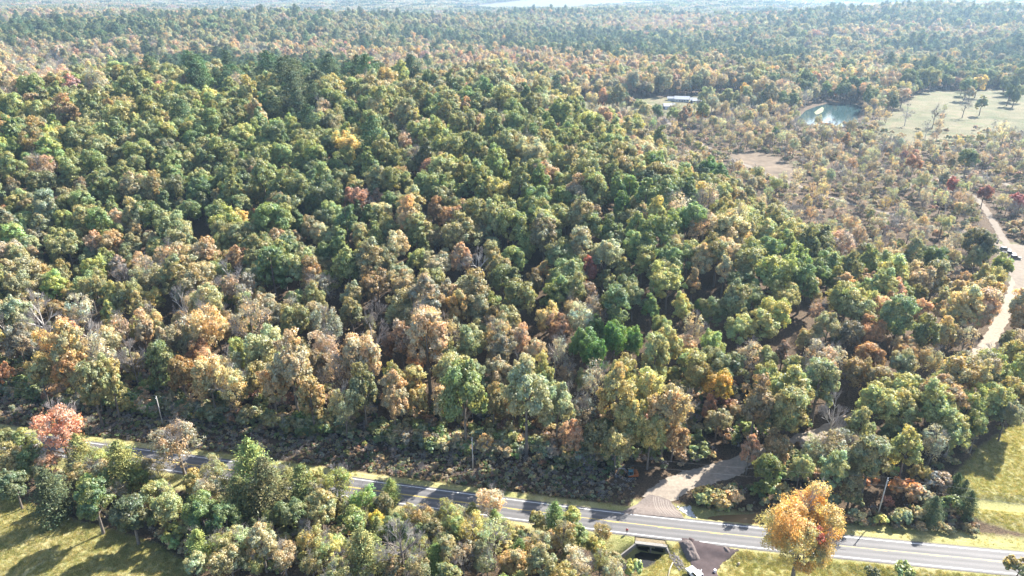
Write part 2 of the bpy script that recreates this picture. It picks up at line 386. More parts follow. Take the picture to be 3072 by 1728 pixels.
M['white_paint'] = paint('white_paint', (.78, .77, .74)); M['yellow_paint'] = paint('yellow_paint', (.62, .44, .07))
def road_frame(s):
    """a point and the normal at distance s along the road, smoothed"""
    return np.interp(s, RS, RCX), np.interp(s, RS, RCY), np.interp(s, RS, RNX), np.interp(s, RS, RNY)
def road_strip(s0, s1, a, b, z, n=1):
    s = np.arange(s0, s1 + .01, 3.0) if s1 - s0 > 6 else np.array([s0, s1])
    x, y, nx, ny = road_frame(s); u = np.linspace(a, b, n + 1)
    V = np.stack([np.c_[x + nx * k, y + ny * k, np.full(len(s), z - .012 * abs(k))] for k in u], 1)
    idx = np.arange(len(s) * (n + 1)).reshape(len(s), n + 1)
    Fc = np.c_[idx[:-1, :-1].ravel(), idx[1:, :-1].ravel(), idx[1:, 1:].ravel(), idx[:-1, 1:].ravel()]
    return V.reshape(-1, 3), Fc, np.tile(u, len(s))
LW = 3.28                                               # edge line to centre
v, f, ac = road_strip(0, RS[-1], -3.95, 3.95, .09, 10)
road = tag(link('road', arrays_mesh('road', v, f, 4, M['asphalt'], {'across': ('POINT', ac)})), kind='structure')
for off in (-LW, LW):
    v, f, _ = road_strip(0, RS[-1], off - .075, off + .075, .105)
    link('edge_line', arrays_mesh('edge_line', v, f, 4, M['white_paint']), road)
v, f, _ = road_strip(0, RS[-1], .06, .17, .107); link('centre_line', arrays_mesh('centre_line', v, f, 4, M['yellow_paint']), road)
s_mid = float(np.interp(-5, RCX, RS))
v, f, _ = road_strip(0, s_mid, -.17, -.06, .107); link('centre_line', arrays_mesh('centre_line', v, f, 4, M['yellow_paint']), road)
dv, df, _ = road_strip(0, 3.05, -.17, -.06, .107)
for k in range(16):
    s0 = s_mid + 4 + 12.2 * k
    v, f, _ = road_strip(s0, s0 + 3.05, -.17, -.06, .107); link('centre_dash', arrays_mesh('centre_dash', v, f, 4, M['yellow_paint']), road)
M['sand'] = simple('sand_track', (.27, .225, .175), .95, .28, 1.2, bump=.6, spec=.1)
M['pale_dirt'] = simple('pale_dirt', (.20, .168, .132), .95, .2, .5, bump=.4, spec=.1)
M['gravel'] = simple('brown_gravel', (.165, .138, .120), .95, .3, 2.2, bump=.8, spec=.1)
M['track'] = simple('tyre_track', (.25, .215, .185), .95, .2, 3.0, spec=.1)
M['pad'] = simple('dark_fill_dirt', (.072, .055, .054), .95, .22, .9, bump=.7, spec=.15)
M['pile'] = simple('dirt_pile', (.13, .108, .10), .95, .3, 2.0, bump=.9, spec=.1)
M['concrete'] = simple('concrete', (.215, .20, .178), .85, .22, 1.8, bump=.3)
drive = ribbon('driveway', DRIVE, 4.4, M['sand'], .06, edge=.5)
tag(drive, kind='structure')
tag(ribbon('dirt_road', VROAD, 4.2, M['pale_dirt'], .08, edge=.4), kind='structure')
tag(ribbon('field_path', PROAD, 4.0, M['pale_dirt'], .08, edge=.4), kind='structure')
tag(ribbon('yard_track', YARD, 3.6, M['pale_dirt'], .10, edge=.5), kind='structure')
tag(patch('parking_yard', LOT_C, M['pale_dirt'], .07, 2.0, .6), kind='structure')
tag(patch('brown_clearing', BROWN_C, simple('dead_grass', (.15, .115, .08), .95, .45, .12, bump=.4, spec=.1), .06, 3.0, 1.2), kind='structure')
tag(patch('driveway_mouth', GP([(1925, 1484), (1985, 1440), (2045, 1415), (2110, 1402), (2180, 1388), (2236, 1392), (2232, 1424), (2140, 1452), (2068, 1472), (2024, 1496), (1990, 1500)]), M['sand'], .10, .8, .35), kind='structure')
apron = tag(patch('gravel_apron', GP([(1862, 1541), (1892, 1520), (1922, 1498), (1948, 1478), (1978, 1484), (2008, 1494), (2026, 1514), (2040, 1534), (2052, 1556)]), M['gravel'], .13, .6, .15), kind='structure')
for k in range(9):                                      # curved ruts swept by turning wheels
    rr = 4.2 + .62 * k + random.uniform(-.12, .12); c0 = G(2072, 1508)[:2]
    a0, a1 = R_(120 + 2 * k), R_(235 - 2 * k)
    pts = [(c0[0] + rr * math.cos(a), c0[1] + rr * 1.25 * math.sin(a)) for a in np.linspace(a0, a1, 26)]
    pts = [p for p in pts if road_off(p[0], p[1]) > 3.5]
    if len(pts) < 4: continue
    sd = poly_sd(np.array([p[0] for p in pts]), np.array([p[1] for p in pts]), GP([(1862, 1541), (1892, 1520), (1922, 1498), (1948, 1478), (1978, 1484), (2008, 1494), (2026, 1514), (2040, 1534), (2052, 1556)]))
    pts = [p for p, q in zip(pts, sd) if q > .3]
    if len(pts) > 3: ribbon('tyre_rut', pts, .22, M['track'], .15, parent=apron, n=1, step=.4, ker_n=1)
PAD = GP([(2046, 1614), (2092, 1624), (2218, 1651), (2204, 1660), (2168, 1682), (2152, 1706), (2158, 1760), (2170, 1800), (2050, 1800), (2062, 1730), (2080, 1692), (2062, 1664), (2048, 1640)])
pad = tag(patch('dirt_pad', PAD, M['pad'], .12, .7, .2, height=lambda X, Y, sd: .10 * np.sin(X * 1.3) * np.sin(Y * 1.7) * smooth(sd / 1.5) + .12 * smooth(sd)), kind='structure')

# ------------------------------------------------------------------ tree prototypes
def unit(v): return v / (np.linalg.norm(v, axis=-1, keepdims=True) + 1e-9)
def rdir(g, n): return unit(g.normal(size=(n, 3)))
def leaf_arrays(g, P, N, S, asp=.62):
    """one four-cornered leaf spray for every point"""
    t = unit(np.cross(N, rdir(g, len(P)))); b = np.cross(N, t); S = S[:, None]
    fold = N * S * .22
    V = np.stack([P + t * S, P + b * S * asp - fold, P - t * S, P - b * S * asp - fold], 1)
    return V.reshape(-1, 3), np.arange(len(P) * 4).reshape(-1, 4)
def crown_mesh(name, seed, Rr, zb, zt, lobes, sub, per, size, shape='round', fill=1.0, mat='leaf', low=-.45):
    g = np.random.default_rng(seed); Hc = zt - zb; zc = zb + Hc * (.5 if shape != 'cone' else .4)
    P, N, LV, CV = [], [], [], []
    stretch = g.uniform(.74, 1.22, 2); skew = g.normal(0, .12, 2)
    k = 0
    while k < lobes:
        u = rdir(g, 1)[0]
        if u[2] < low: continue
        k += 1
        q = g.uniform(.45, .95)
        hz = (u[2] * q * .5 + .5)                        # 0 at the base, 1 at the top
        if shape == 'cone': rad = Rr * (1.05 - hz) ** .75 * .8
        elif shape == 'vase': rad = Rr * (.30 + .62 * hz)
        elif shape == 'tall': rad = Rr * (1 - abs(2 * hz - .9) ** 2.4 * .45) * .66
        else: rad = Rr * .66
        uxy = u[:2] / (np.linalg.norm(u[:2]) + 1e-6) * min(1, np.linalg.norm(u[:2]) * 1.25)
        c = np.array([uxy[0] * rad * q * stretch[0] + skew[0] * Rr * (hz - .5) * 2, uxy[1] * rad * q * stretch[1] + skew[1] * Rr * (hz - .5) * 2, zc + (zt - zc if u[2] > 0 else zc - zb) * u[2] * q * .8])
        rl = Rr * g.uniform(.17, .42) * (1.0 if shape != 'cone' else (1.15 - .6 * hz))
        cv = g.uniform(0, 1)
        out = unit(c - np.array([0, 0, zc - Hc * .15]))
        v = unit(rdir(g, sub) + out * .55 + np.array([0, 0, .15]))
        for w in v:
            if g.uniform() > fill: continue
            cs = c + w * rl * g.uniform(.55, .95); rs = rl * g.uniform(.30, .52); npc = int(per * g.uniform(.7, 1.3))
            d = unit(rdir(g, npc) + w * .35)
            P.append(cs + d * rs * g.uniform(.55, 1.1, (npc, 1)) * np.array([1, 1, .85]))
            N.append(unit(d + w * .5 + rdir(g, npc) * .75 + np.array([0, 0, .25])))
            LV.append(np.clip(g.normal(.5, .22, npc) + g.uniform(-.18, .18), 0, 1)); CV.append(np.clip(np.full(npc, cv) + g.normal(0, .12, npc), 0, 1))
    P = np.concatenate(P); N = np.concatenate(N); LV = np.concatenate(LV); CV = np.concatenate(CV)
    m_ = int(len(P) * .10); pk = g.integers(0, len(P), m_); P = np.r_[P, P[pk] + g.normal(0, .05 * Rr, (m_, 3))]; N = np.r_[N, unit(N[pk] + rdir(g, m_))]; LV = np.r_[LV, LV[pk]]; CV = np.r_[CV, g.uniform(0, 1, m_)]
    P[:, 2] = np.maximum(P[:, 2], .05)
    S = size * g.uniform(.65, 1.3, len(P))
    V, Fc = leaf_arrays(g, P, N, S)
    return arrays_mesh(name, V, Fc, 4, M[mat], {'leafvar': ('FACE', LV), 'clumpvar': ('FACE', CV)})
def tubes_to(V, F, a, b, ra, rb, n=5):
    a = np.asarray(a, float); b = np.asarray(b, float); t = unit(b - a); o = unit(np.cross(t, [.31, .77, .55])); p = np.cross(t, o)
    w = np.arange(n) * 2 * math.pi / n; ring = np.cos(w)[:, None] * o + np.sin(w)[:, None] * p
    k = len(V); V.extend((a + ring * ra).tolist()); V.extend((b + ring * rb).tolist())
    for i in range(n):
        j = (i + 1) % n; F.append((k + i, k + j, k + n + j, k + n + i))
def limbs(seed, Rr, zb, zt, n_main, depth, spread=.75, droop=0.0, split=3):
    """segments of a branching frame: (start, end, start radius, end radius, level)"""
    g = np.random.default_rng(seed); segs = []
    lean = g.normal(0, .02, 2); top = np.array([lean[0] * zt, lean[1] * zt, zb + (zt - zb) * .45])
    r0 = .018 * zt + .05
    mid = np.array([top[0] * .4, top[1] * .4, zb * .7]); segs.append((np.zeros(3) - [0, 0, .6], mid, r0 * 1.25, r0 * .9, 0)); segs.append((mid, top, r0 * .9, r0 * .5, 0))
    def grow(p, d, ln, r, lev):
        q = p + d * ln; segs.append((p, q, r, r * .6, lev))
        if lev >= depth: return
        for _ in range(split if lev > 1 else split + (g.uniform() < .5)):
            nd = unit(d + rdir(g, 1)[0] * .62 + np.array([0, 0, .16 - droop]))
            grow(p + d * ln * g.uniform(.55, 1.0), nd, ln * g.uniform(.55, .78), r * .55, lev + 1)
    for i in range(n_main):
        a = 2 * math.pi * (i + g.uniform(-.3, .3)) / n_main; e = g.uniform(.35, 1.1)
        f = g.uniform(.15, 1.0); st = mid + (top - mid) * f
        d = unit(np.array([math.cos(a) * spread, math.sin(a) * spread, e]))
        grow(st, d, Rr * g.uniform(.42, .62), r0 * .5, 1)
    grow(top, unit(np.array([lean[0], lean[1], 1.0])), (zt - zb) * .28, r0 * .5, 1)
    return segs
def trunk_mesh(name, seed, Rr, zb, zt, n_main=5, depth=1, mat='bark', **k):
    V, F = [], []
    for a, b, ra, rb, lev in limbs(seed, Rr, zb, zt, n_main, depth, **k): tubes_to(V, F, a, b, ra, rb, 7 if lev == 0 else 5)
    return arrays_mesh(name, V, F, 4, M[mat], None, True)
def twig_mesh(name, seed, Rr, zb, zt, n_main, depth, width=.035, mat='twig', split=3, extra=2, spread=.75):
    """fine branches as thin blades"""
    g = np.random.default_rng(seed); A, B, W = [], [], []
    for a, b, ra, rb, lev in limbs(seed, Rr, zb, zt, n_main, depth, split=split, spread=spread):
        if lev < 2: continue
        A.append(a); B.append(b); W.append(max(rb, width * .7))
        if lev >= depth - 1:
            L = np.linalg.norm(b - a)
            for _ in range(extra):
                s = a + (b - a) * g.uniform(.3, 1); A.append(s); B.append(s + unit(unit(b - a) + rdir(g, 1)[0] * .8 + [0, 0, .15]) * L * g.uniform(.5, 1.0)); W.append(width * .6)
    A = np.array(A); B = np.array(B); W = np.array(W)[:, None]
    t = unit(B - A); o = unit(np.cross(t, rdir(g, len(A)))); p = np.cross(t, o); V = []; n = len(A)
    V = np.stack([A + o * W, A - o * W, B - o * W * .4, B + o * W * .4, A + p * W, A - p * W, B - p * W * .4, B + p * W * .4], 1).reshape(-1, 3)
    i = np.arange(n)[:, None] * 8
    Fc = np.concatenate([i + np.array([[0, 1, 2, 3]]), i + np.array([[4, 5, 6, 7]])])
    return arrays_mesh(name, V, Fc, 4, M[mat])
def needle_crown(name, seed, Rr, zb, zt, tiers, per, size, droop, kind='cedar'):
    g = np.random.default_rng(seed); P, N, LV, CV = [], [], [], []
    H = zt - zb
    for i in range(tiers):
        h = (i + g.uniform(0, 1)) / tiers; z = zb + H * h
        if kind == 'cedar': rad = Rr * (1 - h ** 1.6) ** .75 * g.uniform(.55, 1.15) + .12
        else: rad = Rr * (1 - h ** 2.2) ** .5 * g.uniform(.6, 1.1) * (.55 + .45 * min(1, h * 4))
        a = g.uniform(0, 2 * math.pi); d = np.array([math.cos(a), math.sin(a), droop]); cv = g.uniform(0, 1)
        n = int(per * (.4 + rad / Rr)); q = g.uniform(.25, 1, n) ** .7
        wid = .20 * rad + .12
        pos = np.array([0, 0, z]) + d * (rad * q)[:, None] + g.normal(0, 1, (n, 3)) * np.array([wid, wid, wid * (.45 if kind == 'pine' else .7)])
        P.append(pos); N.append(unit(d * .5 + np.array([0, 0, .8]) + rdir(g, n) * .8))
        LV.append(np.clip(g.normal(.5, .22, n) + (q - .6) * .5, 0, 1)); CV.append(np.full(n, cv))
    P = np.concatenate(P); N = np.concatenate(N)
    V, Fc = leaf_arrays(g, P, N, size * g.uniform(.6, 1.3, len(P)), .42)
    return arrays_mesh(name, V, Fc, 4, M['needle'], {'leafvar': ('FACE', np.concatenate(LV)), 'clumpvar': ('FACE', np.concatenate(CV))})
def join_meshes(name, parts):
    """one mesh out of several quad meshes, keeping leaf attributes and materials"""
    V, Fc, LV, CV, MI, mats = [], [], [], [], [], []; off = 0
    for me in parts:
        n = len(me.vertices); a = np.empty(n * 3, np.float32); me.vertices.foreach_get('co', a); V.append(a.reshape(-1, 3))
        m = len(me.polygons); b = np.empty(m * 4, np.int32); me.loops.foreach_get('vertex_index', b); Fc.append(b.reshape(-1, 4) + off); off += n
        for nm, L in (('leafvar', LV), ('clumpvar', CV)):
            c = np.full(m, .5, np.float32)
            if nm in me.attributes: me.attributes[nm].data.foreach_get('value', c)
            L.append(c)
        if me.materials[0] not in mats: mats.append(me.materials[0])
        MI.append(np.full(m, mats.index(me.materials[0]), np.int32))
    r = arrays_mesh(name, np.concatenate(V), np.concatenate(Fc), 4, None, {'leafvar': ('FACE', np.concatenate(LV)), 'clumpvar': ('FACE', np.concatenate(CV))})
    for m in mats: r.materials.append(m)
    r.polygons.foreach_set('material_index', np.concatenate(MI)); return r

PROTO = {}                                              # kind -> list of dicts: trunk, crown, R, hc, top
def add_proto(kind, trunk, crown, Rr, zb, zt, twig=None): PROTO.setdefault(kind, []).append(dict(trunk=trunk, crown=crown, twig=twig, R=Rr, hc=(zb + zt) / 2, top=zt))
for i in range(5):
    add_proto('round', trunk_mesh('trunk', 10 + i, 6, 4.5, 15.5), crown_mesh('crown', 20 + i, 6.0, 3.2, 15.5, 30, 10, 46, .235), 6.0, 3.2, 15.5)
for i in range(4):
    add_proto('tall', trunk_mesh('trunk', 30 + i, 4.6, 4.5, 17), crown_mesh('crown', 40 + i, 4.8, 3.0, 17.0, 30, 10, 44, .235, 'tall', low=-.8), 4.8, 3.0, 17.0)
for i in range(3):
    add_proto('cone', trunk_mesh('trunk', 50 + i, 3.6, 3.5, 16), crown_mesh('crown', 55 + i, 4.4, 3.5, 16.5, 28, 9, 42, .235, 'cone', low=-.85), 4.4, 3.5, 16.5)
for i in range(4):
    tw = twig_mesh('twigs', 60 + i, 5.6, 4, 15.5, 6, 4, .03)
    add_proto('sparse', trunk_mesh('trunk', 60 + i, 5.6, 4, 15.5, 6, 2), crown_mesh('crown', 65 + i, 5.6, 4.0, 15.5, 32, 8, 26, .20, fill=.85, low=-.6), 5.6, 4.0, 15.5, tw)
for i in range(4):
    tw = twig_mesh('twigs', 66 + i, 5.2, 3.2, 14.5, 7, 5, .024, split=3, extra=1)
    add_proto('wispy', trunk_mesh('trunk', 66 + i, 5.2, 3.2, 14.5, 7, 2), crown_mesh('crown', 165 + i, 5.2, 3.2, 14.5, 30, 7, 10, .19, fill=.8, low=-.7), 5.2, 3.2, 14.5, tw)
for i in range(4):
    add_proto('bare', trunk_mesh('trunk', 70 + i, 5.2, 3.5, 14.5, 7, 2, 'pale_bark' if i % 2 else 'bark'), twig_mesh('crown', 70 + i, 5.2, 3.5, 14.5, 7, 5, .028, split=3, extra=1), 4.6, 4.0, 14.5)
for i in range(3):
    add_proto('cedar', trunk_mesh('trunk', 80 + i, 1.0, 1.0, 9.0, 3, 1), needle_crown('crown', 84 + i, 3.0, .4, 10.5, 170, 36, .20, .35), 2.9, .4, 10.5)
for i in range(3):
    add_proto('pine', trunk_mesh('trunk', 90 + i, 1.4, 6, 17, 4, 1), needle_crown('crown', 94 + i, 4.4, 4.5, 17.0, 80, 60, .30, .12, 'pine'), 3.9, 5.5, 18.5)
for i in range(1):
    add_proto('vase', trunk_mesh('trunk', 120, 5.6, 2.5, 16, 8, 2, spread=.45), crown_mesh('crown', 124, 6.0, 2.0, 16.0, 50, 11, 90, .125, 'vase', fill=1.0, low=-.8), 6.0, 2.0, 16.0, twig_mesh('twigs', 120, 5.6, 2.5, 16, 8, 4, .03, spread=.45))
for i in range(4):
    add_proto('shrub', trunk_mesh('stem', 100 + i, 1.4, .5, 2.6, 5, 1), crown_mesh('foliage', 104 + i, 2.0, .1, 3.6, 14, 8, 22, .21, low=-.5), 2.0, .1, 3.6)

COL = dict(green=(.168, .202, .070), vivid=(.105, .195, .045), dgreen=(.108, .145, .058), olive=(.222, .225, .108), greyolive=(.255, .255, .170),
           ygreen=(.262, .275, .105), yellow=(.40, .35, .05), gold=(.36, .285, .125), amber=(.335, .26, .10), orange=(.34, .20, .095), rust=(.25, .170, .110), red=(.30, .115, .09),
           pink=(.35, .270, .220), salmon=(.36, .205, .145), tan=(.36, .300, .195), grey=(.335, .305, .255), bare=(.2, .2, .2), cedar=(.125, .150, .045), pine=(.055, .088, .042), dcedar=(.068, .092, .040))
WORD = dict(green='leafy green', vivid='vivid green', dgreen='dark green', olive='dull olive', greyolive='grey olive', ygreen='yellow-green', yellow='bright yellow', gold='golden', amber='amber', orange='orange',
            rust='rusty brown', red='red', pink='pinkish tan', salmon='salmon pink', tan='tan', grey='grey-brown', bare='leafless grey', cedar='green', dcedar='dark green', pine='dark green')
# what the photograph shows, crown by crown: x y width colour [shape], pixels of the 3072 wide picture
TREES = """120 816 70 gold|280 828 75 ygreen|369 835 70 bare|450 842 90 greyolive|520 836 85 olive|610 835 85 tan|660 822 80 ygreen|815 793 110 dgreen|776 890 55 gold t|885 898 75 ygreen|945 905 75 ygreen|928 831 75 gold|951 781 42 gold|910 773 22 orange|97 917 85 grey|171 936 70 gold|241 944 95 grey|458 905 70 gold|551 975 78 gold|652 987 78 gold|272 1002 80 bare|361 1002 75 pink|419 991 58 ygreen|150 1045 85 gold|215 1065 95 gold|15 1123 55 orange|212 1128 85 orange|295 1060 105 grey|396 1072 80 bare|481 1095 80 green t|547 1130 88 orange|598 1072 85 orange|718 1082 62 ygreen t|640 1111 95 tan|690 1125 80 grey|757 983 110 grey|796 1053 120 greyolive|873 1099 120 tan|932 1190 85 gold|272 1150 95 olive|60 1040 90 greyolive|40 950 80 tan|330 1150 80 olive|120 1130 90 gold|20 1000 70 bare|760 1140 95 olive|820 1160 80 tan
1044 793 120 green|1156 789 90 olive|1253 785 72 ygreen|1319 797 90 greyolive|1381 785 60 tan|1480 777 36 orange c|1436 797 75 bare|1544 789 75 green|1630 800 50 gold c|1416 835 42 tan|1509 843 95 dgreen|1603 851 62 rust|1665 851 52 tan|1766 824 55 red|1766 874 66 rust|1812 820 62 green c|1855 905 110 dgreen|1133 855 100 olive|1210 855 90 greyolive|1288 847 85 olive|1385 870 75 tan|1560 901 112 green|1486 928 70 green|1374 940 72 gold|1296 940 52 yellow|1055 932 75 olive|1199 932 95 olive|1276 991 98 pink|1110 1010 88 bare|978 983 90 greyolive|1044 1014 58 tan c|1711 936 72 greyolive|1781 944 75 pink|1649 967 80 gold|1680 998 72 rust|1498 1022 78 tan|1556 1029 72 tan|1793 985 62 vivid c|1750 1045 95 vivid|1785 1085 80 vivid|1842 1035 85 vivid|1890 1030 75 vivid|978 1050 92 grey|1086 1088 120 tan|1249 1099 52 orange|1346 1084 58 ygreen t|1172 1134 58 ygreen t|1242 1130 75 gold|1500 1125 85 tan|1560 1120 75 tan|1424 1130 92 olive|1626 1158 78 ygreen t|1634 1236 58 gold|1575 1181 62 orange|1323 1208 68 tan t|1416 1196 50 gold t|1707 1204 75 bare|1750 1231 78 grey|1851 1208 110 gold|1878 1119 70 tan|1010 1130 90 grey|1090 1180 90 olive|1180 1200 85 tan|1250 1210 70 olive|1480 1210 70 olive t|1540 1225 65 tan|1700 1130 60 grey|1340 1010 85 grey|1410 1040 90 greyolive|1160 1030 70 rust|1600 1075 70 tan
2080 837 62 orange c|2174 811 62 tan c|2231 841 80 dgreen|2322 826 62 tan|2391 807 90 green|2459 826 78 green|2015 792 85 green|1988 833 80 olive|2106 769 60 ygreen|1954 909 66 green c|1882 860 75 dgreen|2042 932 56 ygreen|2100 913 46 vivid|2136 928 75 dgreen|2205 921 75 olive|2360 898 92 ygreen|2315 940 52 red|2451 932 56 pink|1988 981 72 ygreen|2220 992 88 ygreen|2290 965 82 ygreen|2349 1057 54 rust c|2064 1038 62 tan|2136 1046 82 ygreen|2417 1031 58 gold|2083 993 72 grey|1966 1084 86 olive|1878 1114 60 olive|2148 1160 92 yellow|1935 1145 36 red|1928 1190 120 gold r|1996 1245 135 gold r|1880 1275 105 gold r|1950 1315 95 gold r|1850 1330 90 olive r|2020 1320 80 gold r|1780 1310 85 olive r|1720 1310 80 tan r|1863 1224 80 tan|2292 1148 92 olive|2368 1179 112 ygreen|2269 1224 115 olive|2459 1148 112 greyolive|2155 1255 82 olive|2129 1228 46 rust|2208 1243 46 rust|2080 1118 88 olive|2200 1090 75 dgreen|2300 1070 60 olive|2040 1170 60 tan|2060 1230 55 grey
2623 1006 85 orange|2608 1067 88 orange|2672 835 88 ygreen|2740 862 62 tan|2801 843 76 olive|2672 797 70 tan|2604 851 82 rust|2543 904 112 ygreen|2588 942 100 olive|2699 942 112 olive|2710 889 62 green|2892 862 62 rust|2809 782 88 dgreen|2737 786 66 olive|2945 934 92 tan|2862 930 82 greyolive|2778 1006 82 green|2850 976 56 green c|2847 1018 56 tan|2942 737 98 dgreen|2930 786 62 ygreen|3014 805 78 green|2961 847 86 olive|2873 1108 72 yellow|2699 1105 85 greyolive|2718 1055 82 tan|2976 1085 100 ygreen s|3044 1056 85 ygreen|2540 1010 85 olive|2480 1000 80 olive|2500 1085 90 grey|2560 1120 85 rust|2640 1140 90 olive|2790 1090 75 tan s|2900 1010 80 grey|2380 1100 85 olive|3000 1150 90 ygreen|3060 1120 80 ygreen|2760 930 80 tan
2369 1240 112 ygreen|2287 1250 100 olive|2503 1243 85 bare|2633 1225 125 ygreen|2705 1240 92 ygreen|2807 1213 112 ygreen|2900 1225 105 ygreen|2965 1215 105 ygreen|3045 1185 105 ygreen|2339 1334 82 tan|2248 1362 58 tan|2438 1360 92 greyolive|2525 1343 115 greyolive|2612 1369 115 olive|2720 1355 95 ygreen|2798 1330 92 grey|2759 1412 62 ygreen|2400 1420 80 olive|2500 1420 90 greyolive|2860 1290 90 olive|3020 1250 90 olive|2580 1290 90 ygreen|2930 1290 85 green|2680 1310 80 olive|2308 1412 92 dgreen|2560 1450 75 olive"""
STRIP = """182 1291 150 salmon s|533 1330 135 greyolive s|17 1310 65 ygreen|74 1322 72 ygreen|43 1385 92 olive|100 1385 88 dgreen|147 1403 72 rust s|243 1372 72 cedar e|243 1425 82 ygreen|368 1400 95 cedar e|299 1416 75 greyolive s|472 1485 88 olive|620 1478 85 greyolive s|576 1462 80 ygreen|755 1400 105 cedar e|800 1470 105 dcedar e|720 1500 90 dcedar e|43 1462 92 dgreen|152 1478 92 dcedar e|282 1508 100 dgreen|390 1540 100 dgreen|498 1533 105 olive|607 1540 105 dgreen|520 1598 62 ygreen h|598 1641 66 cedar e|720 1625 95 greyolive s|785 1630 95 greyolive|585 1700 80 greyolive|690 1690 100 olive|908 1468 80 cedar e|1016 1447 105 ygreen s|330 1375 85 ygreen s|430 1405 80 olive s|640 1425 85 greyolive s|850 1445 80 ygreen s|950 1485 80 olive s|1090 1495 75 ygreen s|1260 1540 75 olive s|1172 1470 45 cedar e|1146 1520 72 olive|1341 1533 62 ygreen s|1393 1551 72 ygreen s|1471 1512 92 tan s|850 1665 90 greyolive s|930 1620 85 ygreen s|990 1650 85 ygreen s|1068 1568 95 green|1090 1655 90 cedar e|1125 1568 52 yellow|1207 1633 130 bare|1307 1676 62 cedar e|1389 1663 85 grey|1419 1598 92 ygreen s|1480 1620 100 greyolive w|1606 1560 66 ygreen|1665 1550 56 cedar e|1718 1551 62 ygreen|1736 1619 72 ygreen|1653 1619 62 gold s|1597 1634 82 ygreen s|1627 1693 92 olive|1736 1693 92 grey|1795 1648 78 ygreen|1834 1684 80 olive|1895 1700 60 ygreen h|1540 1690 85 olive|1460 1700 80 greyolive|1290 1590 70 olive|1180 1700 70 olive|870 1540 90 dgreen|960 1530 85 olive|680 1560 85 dgreen|1010 1720 85 ygreen s|1250 1720 80 greyolive|1700 1745 90 ygreen|1340 1740 90 olive|2408 1612 225 amber v|2720 1460 92 orange h|2612 1442 46 orange h|2664 1503 40 red h|2451 1421 42 rust h|2893 1466 36 dcedar e|2867 1458 40 dcedar e|2906 1512 44 dcedar e|2798 1535 50 dcedar e|2820 1440 80 greyolive h|2850 1510 60 dgreen h|2770 1490 70 greyolive h|3062 1698 80 olive h|2711 1712 62 olive h|2620 1716 40 dgreen h|2560 1500 60 olive h|2490 1500 55 greyolive h|2575 1545 45 tan h|2640 1560 40 ygreen h|2700 1545 60 olive h|2430 1490 50 dgreen h|2350 1480 70 olive h|2290 1465 70 dgreen h|2120 1495 60 olive h|2160 1500 62 ygreen h|2100 1478 48 ygreen h|2200 1485 60 tan h|2440 1545 40 ygreen h|2520 1545 40 rust h|2750 1540 50 tan h"""
MID = """105 331 55 rust|66 518 46 red|124 506 82 pink|299 518 36 rust|730 421 48 rust|796 428 38 rust|691 553 55 rust|854 522 50 rust|937 560 46 rust|850 580 38 ygreen|31 634 52 orange|772 646 34 rust|722 669 54 gold|334 739 86 gold|621 766 48 orange|656 739 42 rust|470 487 30 rust|128 560 85 green|400 560 95 greyolive|450 555 85 olive|644 646 95 olive|524 685 105 olive|1199 522 62 orange|1288 522 66 rust|987 506 38 tan|1230 421 56 rust|1106 600 56 bare|1141 638 72 tan|1214 623 56 orange|1250 605 42 rust|1308 638 62 rust|1199 681 42 red|1044 669 50 red|1273 681 50 gold|1424 654 42 tan|1544 689 106 green|1785 634 52 rust|1719 599 38 tan|2540 420 30 orange|2238 274 36 yellow|2328 398 28 vivid c|2745 457 26 red|2742 488 48 orange|2863 563 42 red|2953 586 46 red|3058 600 50 red|2900 299 46 bare|2956 276 58 greyolive|2807 342 36 bare|2723 336 36 bare|3012 374 60 grey|2906 479 62 dgreen|1974 338 40 dgreen|1935 330 40 tan|2062 338 36 rust|2110 325 44 olive|2135 312 44 grey|1915 312 40 olive|2020 348 36 olive|2150 282 56 olive|2105 345 34 orange|2050 352 34 rust"""
CONIFER = {'cedar', 'dcedar', 'pine'}
items = []                                              # every tree: kind, colour, position, scale ...
CH = {'c': 'cone', 't': 'tall', 's': 'sparse', 'w': 'wispy', 'e': 'cedar', 'h': 'shrub', 'v': 'vase', 'r': 'round'}
def place_explicit(txt, zone):
    for e in txt.replace('\n', '|').split('|'):
        q = e.split(); px, py, w, col = float(q[0]), float(q[1]), float(q[2]), q[3]
        kind = CH[q[4]] if len(q) > 4 else ('bare' if col == 'bare' else random.choice(['sparse', 'wispy']) if col in ('grey', 'pink') else random.choice(['round', 'round', 'tall', 'sparse']) if col in ('tan', 'gold', 'greyolive') else random.choice(['round', 'round', 'tall']))
        v = random.randrange(len(PROTO[kind])); p = PROTO[kind][v]
        z = 0.0; s = 1.0; kz = 1.34 if (zone == 'forest' and py > 950 and px < 2000) else 1.08 if zone == 'forest' else 1.0
        for _ in range(14):
            P = G(px, py, z + p['hc'] * s * kz); Z = project(*P)[2]; s = w * 1.16 * Z / F_PX / (2 * p['R']); z = .5 * z + .5 * tz(P[0], P[1])
        cap = {'shrub': 2.6, 'cedar': 1.7}.get(kind, 1.35 if w < 180 else 2.0); s = min(s, cap)
        items.append(dict(kind=kind, v=v, col=col, x=P[0], y=P[1], z=tz(P[0], P[1]), s=s, kz=kz, px=px, py=py, w=w, zone=zone, ex=True, r=p['R'] * s))
place_explicit(TREES, 'forest'); place_explicit(STRIP, 'strip'); place_explicit(MID, 'mid')

